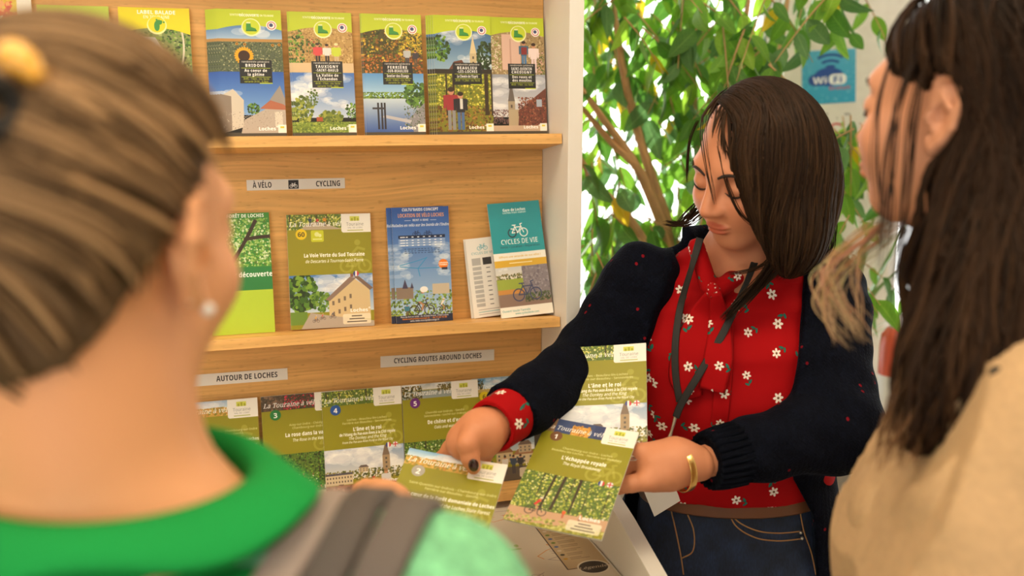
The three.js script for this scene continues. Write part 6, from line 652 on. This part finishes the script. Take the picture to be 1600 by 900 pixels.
  for (let i = 0; i < 1500; i++) { const d = V(r() * 2 - 1, r() * 2 - 0.9, r() * 2 - 1.3).normalize(), s = V(0, 0.042, -0.02).addScaledVector(d, 0.1); for (let k = 0; k < 30; k++) { const v = hairL(s.x, s.y, s.z); s.addScaledVector(d, -v * 0.8); } if (s.y < line(s.x, s.z) - 0.012 * r() || s.z > 0.05) continue; const len = 7 + Math.floor(r() * 9), wob = r() * 6; const pts = flowStrand(hairL, s, (p, t) => gl.clone().sub(p).normalize().add(V(0.1 * Math.sin(wob + t * 3), 0.28 * (1 - t), 0.1 * Math.cos(wob))), len, 0.011, 0.0002 + r() * 0.005); const keep = []; for (const p of pts) { keep.push(p.clone().applyMatrix4(headM)); if (p.distanceTo(gl) < 0.014) break; } if (keep.length > 3) list.push({ pts: keep, r: 0.0014 + r() * 0.0018, color: fair() }); }
  for (let i = 0; i < 130; i++) { const a = -0.5 + r() * 0.9, x = -0.055 + r() * 0.1, s = V(x, line(x, -0.08) + 0.005, -0.085 + Math.abs(x) * 0.3), pts = flowStrand(HEAD.skull, s, (p, t) => V(Math.sin(a * 3 + t * 3) * 0.5, -1, 0), 4 + Math.floor(r() * 4), 0.008, 0.001 + r() * 0.003); list.push({ pts: pts.map((p) => p.applyMatrix4(headM)), r: 0.0006, color: fair() }); }
  const coil = []; for (let i = 0; i < 90; i++) { const a0 = r() * 6.28, R = 0.012 + r() * 0.022, dz = (r() - 0.5) * 0.03, pts = []; for (let k = 0; k <= 16; k++) { const a = a0 + k * 0.3; pts.push(h(0.068 + Math.cos(a) * R, 0.05 + Math.sin(a) * R, -0.108 + dz + 0.012 * Math.sin(a * 2))); } coil.push({ pts, r: 0.002 + r() * 0.0018, color: fair() }); }
  W.add('hair', mergeGeometries([capGeo, strands(list), strands(coil)]), M_hair, 'fair brown hair pulled back and pinned up');
  W.add('hair_clip', tubeGeo([[5, 78], [22, 88], [42, 102], [62, 124]].map(([a, b]) => at(a, b, 0.478)), [0.006, 0.0085, 0.0075, 0.004], 10, 20), phys({ color: lin(0.85, 0.42, 0.04), roughness: 0.3, clearcoat: 0.5 }), 'amber hair clip'); W.add('hair_tie', new THREE.TorusGeometry(0.012, 0.006, 10, 24).rotateY(1.1).translate(...at(-14, 168, 0.47).toArray()), M_black, 'black hair tie');
}
// ---------- the visitor with long brown hair and a beige coat ----------
const coatTex = dataTex(128, 128, (x, y) => { const n = pnoise(x, y, 50, 50, 81), m = pnoise(x, y, 12, 12, 82), v = 0.93 + 0.07 * n + 0.05 * m; return [182 * v, 150 * v, 112 * v]; }), M_coat = std({ map: coatTex, bumpMap: weave, bumpScale: 0.0003, roughness: 0.85 });
{
  const hc = at(1509, 178, 0.92), f = V(-0.7, 0.06, -0.7).normalize(), headM = frameOf(hc, f, V(0.02, 1, 0)), inv = headM.clone().invert(), h = (x, y, z) => apply(headM, x, y, z), fw = V(-0.87, 0, -0.47).normalize(), sd = V(-0.47, 0, 0.87).normalize();
  const neckB = h(0, -0.2, -0.1), base = V(neckB.x, 0, neckB.z), W = person('visitor in profile with long brown hair and a beige trench coat', base);
  const sL = at(1612, 748, 0.79), sR = neckB.clone().addScaledVector(sd, -0.17).add(V(0, -0.08, 0)), eL = at(1540, 1040, 0.765), wL = eL.clone().addScaledVector(fw, 0.06).add(V(0, -0.2, 0)), eR = sR.clone().add(V(0, -0.28, 0)).addScaledVector(fw, 0.04), wR = eR.clone().addScaledVector(fw, 0.06).add(V(0, -0.2, 0)), LG = legs(0.8, neckB.x, neckB.z, fw), H = neckB.y - 0.88;
  const neck = join(0.03, cap(h(0, -0.05, -0.03), neckB, 0.05, 0.055), cap(h(0, -0.085, -0.005), neckB, 0.04, 0.05)), torsoM = new THREE.Matrix4().makeBasis(sd, V(0, 1, 0), fw).setPosition(V(neckB.x, 0.88, neckB.z)), trunk = sections(torsoM, [[-0.3, 0.2, 0.16, 0], [-0.08, 0.185, 0.14, 0], [0.1, 0.155, 0.115, 0], [H - 0.18, 0.165, 0.125, 0.012], [H - 0.1, 0.17, 0.1, 0], [H - 0.05, 0.12, 0.075, 0], [H, 0.055, 0.05, 0]]);
  const SK = [0.6, 0.28, 0.165], core = join(0.03, grow(trunk, -0.02), neck, chain(0.02, [sL, eL, wL], [0.045, 0.036, 0.025]), chain(0.02, [sR, eR, wR], [0.045, 0.036, 0.025]), ...LG.map((q) => chain(0.03, q, [0.07, 0.045, 0.034]))), b1 = box3([sL, eL, wL, sR, eR, wR, neckB, ...LG.flat()], 0.14);
  const F = join(0.022, inFrame(headM, HEAD.face), neck), hb = box3([h(-0.09, -0.12, -0.12), h(0.09, 0.13, 0.125), h(0.09, -0.12, 0.125), h(-0.09, 0.13, -0.12), neckB], 0.03), col = headColor(SK);
  const hand = (w, s) => { const d = fw.clone().multiplyScalar(0.3).add(V(0, -1, 0)).normalize(), up = V(0, 1, 0), p1 = w.clone().addScaledVector(d, 0.075), side = sd.clone().multiplyScalar(s), g = [join(0.014, cap(w, p1, 0.024, 0.029))]; for (let i = 0; i < 4; i++) { const o = side.clone().multiplyScalar(-0.024 + i * 0.016), a = p1.clone().add(o), L = [0.028, 0.032, 0.03, 0.024][i]; g.push(chain(0.005, [a, a.clone().addScaledVector(d, L), a.clone().addScaledVector(d, L * 1.6).add(V(0, -0.02, 0)), a.clone().addScaledVector(d, L * 1.7).add(V(0, -0.04, 0))], [0.0095, 0.0085, 0.008, 0.007])); } const t = w.clone().addScaledVector(d, 0.025).addScaledVector(side, -0.022); g.push(chain(0.005, [t, t.clone().addScaledVector(d, 0.03).addScaledVector(side, -0.022).addScaledVector(up, 0.006), t.clone().addScaledVector(d, 0.058).addScaledVector(side, -0.026)], [0.012, 0.01, 0.008])); const Fh = (x, y, z) => { let m = 1; for (let i = 1; i < g.length; i++) m = Math.min(m, g[i](x, y, z)); return smin(g[0](x, y, z), m, 0.008); }, bb = box3([w, p1.clone().addScaledVector(d, 0.07)], 0.07); return solid(surface(Fh, bb.min, bb.max, 0.0036), SK); };
  W.add('body', mergeGeometries([solid(surface(core, b1.min, b1.max, 0.018), SK), paint(surface(F, hb.min, hb.max, 0.003), (x, y, z) => { const q = V(x, y, z).applyMatrix4(inv); return col(q.x, q.y, q.z); }), hand(wL, 1), hand(wR, -1)].map((g) => bare(g))), M_skin);
  const FF = inFrame(headM, HEAD.face), onFace = (x, y, lift) => { const a = h(x, y, 0.16), d = h(x, y, 0).sub(a).normalize(); for (let i = 0; i < 200; i++) { const v = FF(a.x, a.y, a.z) - lift; if (v < 0.0003) break; a.addScaledVector(d, Math.max(0.0004, v * 0.8)); } return a; }, M_brow = std({ color: lin(0.022, 0.012, 0.008), roughness: 0.8 });
  for (const s of [-1, 1]) { W.add('eyebrow', tubeGeo([[0.012, 0.021], [0.022, 0.026], [0.034, 0.0275], [0.046, 0.022]].map(([x, y]) => onFace(x * s, y, 0.0002)), [0.0018, 0.0026, 0.0022, 0.0008], 6, 16), M_brow); W.add('eyelashes', tubeGeo([[0.0165, -0.0035], [0.024, -0.0068], [0.032, -0.0078], [0.04, -0.006], [0.0465, -0.001]].map(([x, y]) => onFace(x * s, y, 0.0006)), [0.0006, 0.0013, 0.0016, 0.0015, 0.0006], 6, 18), M_brow); }
  // coat
  const fold = (x, y, z) => 0.004 * Math.sin(x * 38 + y * 22) * Math.sin(y * 17 + z * 25), coatF0 = join(0.05, grow(trunk, 0.02), chain(0.04, [sL, eL, eL.clone().lerp(wL, 0.8)], [0.084, 0.08, 0.055]), chain(0.04, [sR, eR, eR.clone().lerp(wR, 0.8)], [0.08, 0.07, 0.055]), cap(neckB.clone().add(V(0, -0.03, 0)), sL, 0.07, 0.082), cap(neckB.clone().add(V(0, -0.03, 0)), sR, 0.07, 0.078)), coatB = (x, y, z) => coatF0(x, y, z) + fold(x, y, z), crease = chain(0.004, [[1512, 630], [1470, 668], [1430, 700], [1395, 735], [1366, 778]].map(([a, b]) => hit(a, b, coatB, 0, 0.4)), [0.01, 0.022, 0.026, 0.022, 0.01]), coatF = cut(coatB, crease, 0.008), hole = cap(neckB.clone().add(V(0, 0.12, 0)), neckB.clone().add(V(0, -0.02, 0)), 0.07, 0.06), kb = box3([sL, eL, wL, sR, eR, wR, V(neckB.x, 0.55, neckB.z)], 0.2);
  const coat = W.add('coat', clothUV(surface((x, y, z) => Math.max(cut(coatF, hole, 0.01)(x, y, z), 0.55 - y), kb.min, kb.max, 0.01), 6), M_coat, 'beige trench coat');
  const sub = (name, g, m, l) => { const q = part(name, g.translate(-base.x, -base.y, -base.z), m, coat); if (l) q.userData.label = l; return q; };
  const A = hit(1506, 636, coatF, 0, 0.4), B = hit(1368, 772, coatF, 0, 0.4), up = V(0, 1, 0), pn = B.clone().sub(A).cross(V(0.1, -0.25, -1)).normalize(), sgn = Math.sign(pn.dot(hit(1580, 720, coatF, 0, 0.4).sub(A))) || 1, pastA = beyond(A, pn), pastS = beyond(sL, sd), flapF = (x, y, z) => Math.max(coatB(x, y, z) - 0.012, -0.03 - coatB(x, y, z), -sgn * pastA(x, y, z), neckB.y - 0.3 - y, pastS(x, y, z) < -0.14 ? 0.05 : -1), fb = box3([A, B, sL], 0.22); sub('storm_flap', clothUV(surface(flapF, fb.min, fb.max, 0.006), 6), M_coat);
  const rp = [], ri = [], n = 48, rows = [[0.068, -0.04], [0.066, 0.02], [0.07, 0.045], [0.08, 0.036], [0.096, 0.0], [0.11, -0.045], [0.106, -0.05], [0.092, -0.015], [0.078, 0.02], [0.072, -0.04]]; for (let i = 0; i <= n; i++) { const a = i / n * 5.2 + 2.13; for (const [rr, dy] of rows) { const q = neckB.clone().addScaledVector(sd, Math.cos(a) * rr * 1.1).addScaledVector(fw, Math.sin(a) * rr); q.y += dy - 0.02; rp.push(q.x, q.y, q.z); } } const rn = rows.length; for (let i = 0; i < n; i++) for (let j = 0; j < rn - 1; j++) { const a = i * rn + j, b = a + rn; ri.push(a, a + 1, b, b, a + 1, b + 1); } const rg = new THREE.BufferGeometry(); rg.setAttribute('position', new THREE.Float32BufferAttribute(rp, 3)); rg.setIndex(ri); rg.computeVertexNormals(); sub('coat_collar', rg, std({ color: lin(0.46, 0.31, 0.165), roughness: 0.85, bumpMap: null }), 'beige coat collar');
  sub('button', new THREE.SphereGeometry(1, 16, 12).scale(0.0055, 0.0055, 0.003).translate(...hit(1556, 582, coatF, 0.01, 0.4).toArray()), M_black, 'small black button');
  trousers(W, LG, V(neckB.x, 0.84, neckB.z), M_dark_cloth, 'dark trousers'); shoes(W, LG, fw);
  // long hair
  const r = rng(601), brown = () => { const k = 0.5 + r() * 1.2; return [0.017 * k, 0.0078 * k, 0.0038 * k]; }, inv2 = (x, y, d) => at(x, y, d);
  const skullHair = inFrame(headM, ell(V(0, 0.042, -0.022), V(0.084, 0.09, 0.102))), mass = chain(0.05, [h(0, 0.0, -0.05), at(1560, 360, 0.88), at(1540, 480, 0.845), at(1490, 590, 0.82), at(1440, 670, 0.81)], [0.085, 0.07, 0.052, 0.032, 0.014]);
  const faceCut = inFrame(headM, join(0.02, ell(V(0, -0.04, 0.1), V(0.09, 0.125, 0.085)), ell(V(0.085, 0.0, -0.006), V(0.03, 0.037, 0.028)), ell(V(0.06, -0.1, 0.03), V(0.06, 0.05, 0.05)), ell(V(0.07, -0.04, 0.04), V(0.05, 0.075, 0.045)))), hairF = cut(join(0.035, skullHair, mass), faceCut, 0.012), hb2 = box3([h(-0.1, -0.1, -0.15), h(0.11, 0.15, 0.08), at(1418, 700, 0.81), at(1600, 500, 0.84)], 0.07);
  const capGeo = solid(surface(grow(hairF, -0.003), hb2.min, hb2.max, 0.007), [0.012, 0.0055, 0.003]), list = [], c0 = h(0, 0.02, -0.02);
  for (let i = 0; i < 1500; i++) { const d = V(r() * 2 - 1, r() * 1.7 - 0.7, r() * 2 - 1).normalize(), s = c0.clone().addScaledVector(d, 0.16); for (let k = 0; k < 50; k++) { const v = hairF(s.x, s.y, s.z); if (v < 0.002) break; s.addScaledVector(d, -v * 0.7); } if (faceCut(s.x, s.y, s.z) < 0.004) continue; const wob = r() * 6.28, len = 20 + Math.floor(r() * 22), pts = flowStrand(hairF, s, (p, t) => V(0.18 * Math.sin(wob + t * 9) - 0.1 * t, -1, 0.18 * Math.cos(wob + t * 8)).addScaledVector(fw, -0.5 * Math.max(0, 1 - t * 4)), len, 0.0145, 0.0005 + r() * 0.006); const keep = []; for (const p of pts) { if (faceCut(p.x, p.y, p.z) < -0.004) break; keep.push(p); } if (keep.length > 4) list.push({ pts: keep, r: 0.0012 + r() * 0.0014, color: brown(), tip: r() < 0.4 ? [0.06, 0.028, 0.012] : null }); }
  const lock = (pix, n, spread, rad, color, tip) => { for (let i = 0; i < n; i++) { const ox = (r() - 0.5) * spread, oy = (r() - 0.5) * spread * 0.5, oz = (r() - 0.5) * 0.03, k = r() * 6.28, c = new THREE.CatmullRomCurve3(pix.map(([a, b, d], j) => at(a + ox * (0.6 + 0.5 * j / pix.length) + Math.sin(j * 1.9 + k) * spread * 0.22, b + oy, d + oz))); list.push({ pts: c.getPoints(22), r: rad * (0.6 + r() * 0.8), color: color ? color.map((v) => v * (0.7 + r() * 0.6)) : brown(), tip }); } };
  const blond = [0.42, 0.26, 0.13];
  lock([[1440, 70, 0.87], [1405, 150, 0.86], [1392, 240, 0.865], [1388, 330, 0.87], [1378, 420, 0.86]], 9, 22, 0.0007); lock([[1450, 75, 0.86], [1425, 180, 0.85], [1418, 280, 0.85], [1405, 370, 0.85], [1392, 460, 0.84]], 9, 18, 0.0007); lock([[1400, 70, 0.9], [1372, 160, 0.885], [1366, 250, 0.89], [1376, 340, 0.89]], 5, 12, 0.0006);
  lock([[1490, 470, 0.84], [1458, 560, 0.82], [1425, 640, 0.81], [1398, 720, 0.8]], 44, 76, 0.001, null, [0.16, 0.08, 0.036]); lock([[1462, 440, 0.86], [1432, 530, 0.84], [1420, 600, 0.83], [1390, 690, 0.82]], 22, 46, 0.0008, null, [0.2, 0.1, 0.045]);
  lock([[1405, 345, 1.0], [1350, 385, 0.985], [1318, 425, 0.97], [1312, 475, 0.965], [1332, 525, 0.96]], 30, 64, 0.0007, blond, [0.55, 0.38, 0.22]); lock([[1385, 350, 1.0], [1328, 400, 0.98], [1300, 440, 0.97], [1322, 500, 0.965], [1345, 535, 0.96]], 18, 60, 0.0007, blond, [0.55, 0.38, 0.22]);
  W.add('hair', mergeGeometries([capGeo, strands(list)]), M_hair, 'long loose brown hair with fair ends');
}
shade(scene);
renderer.render(scene, camera);
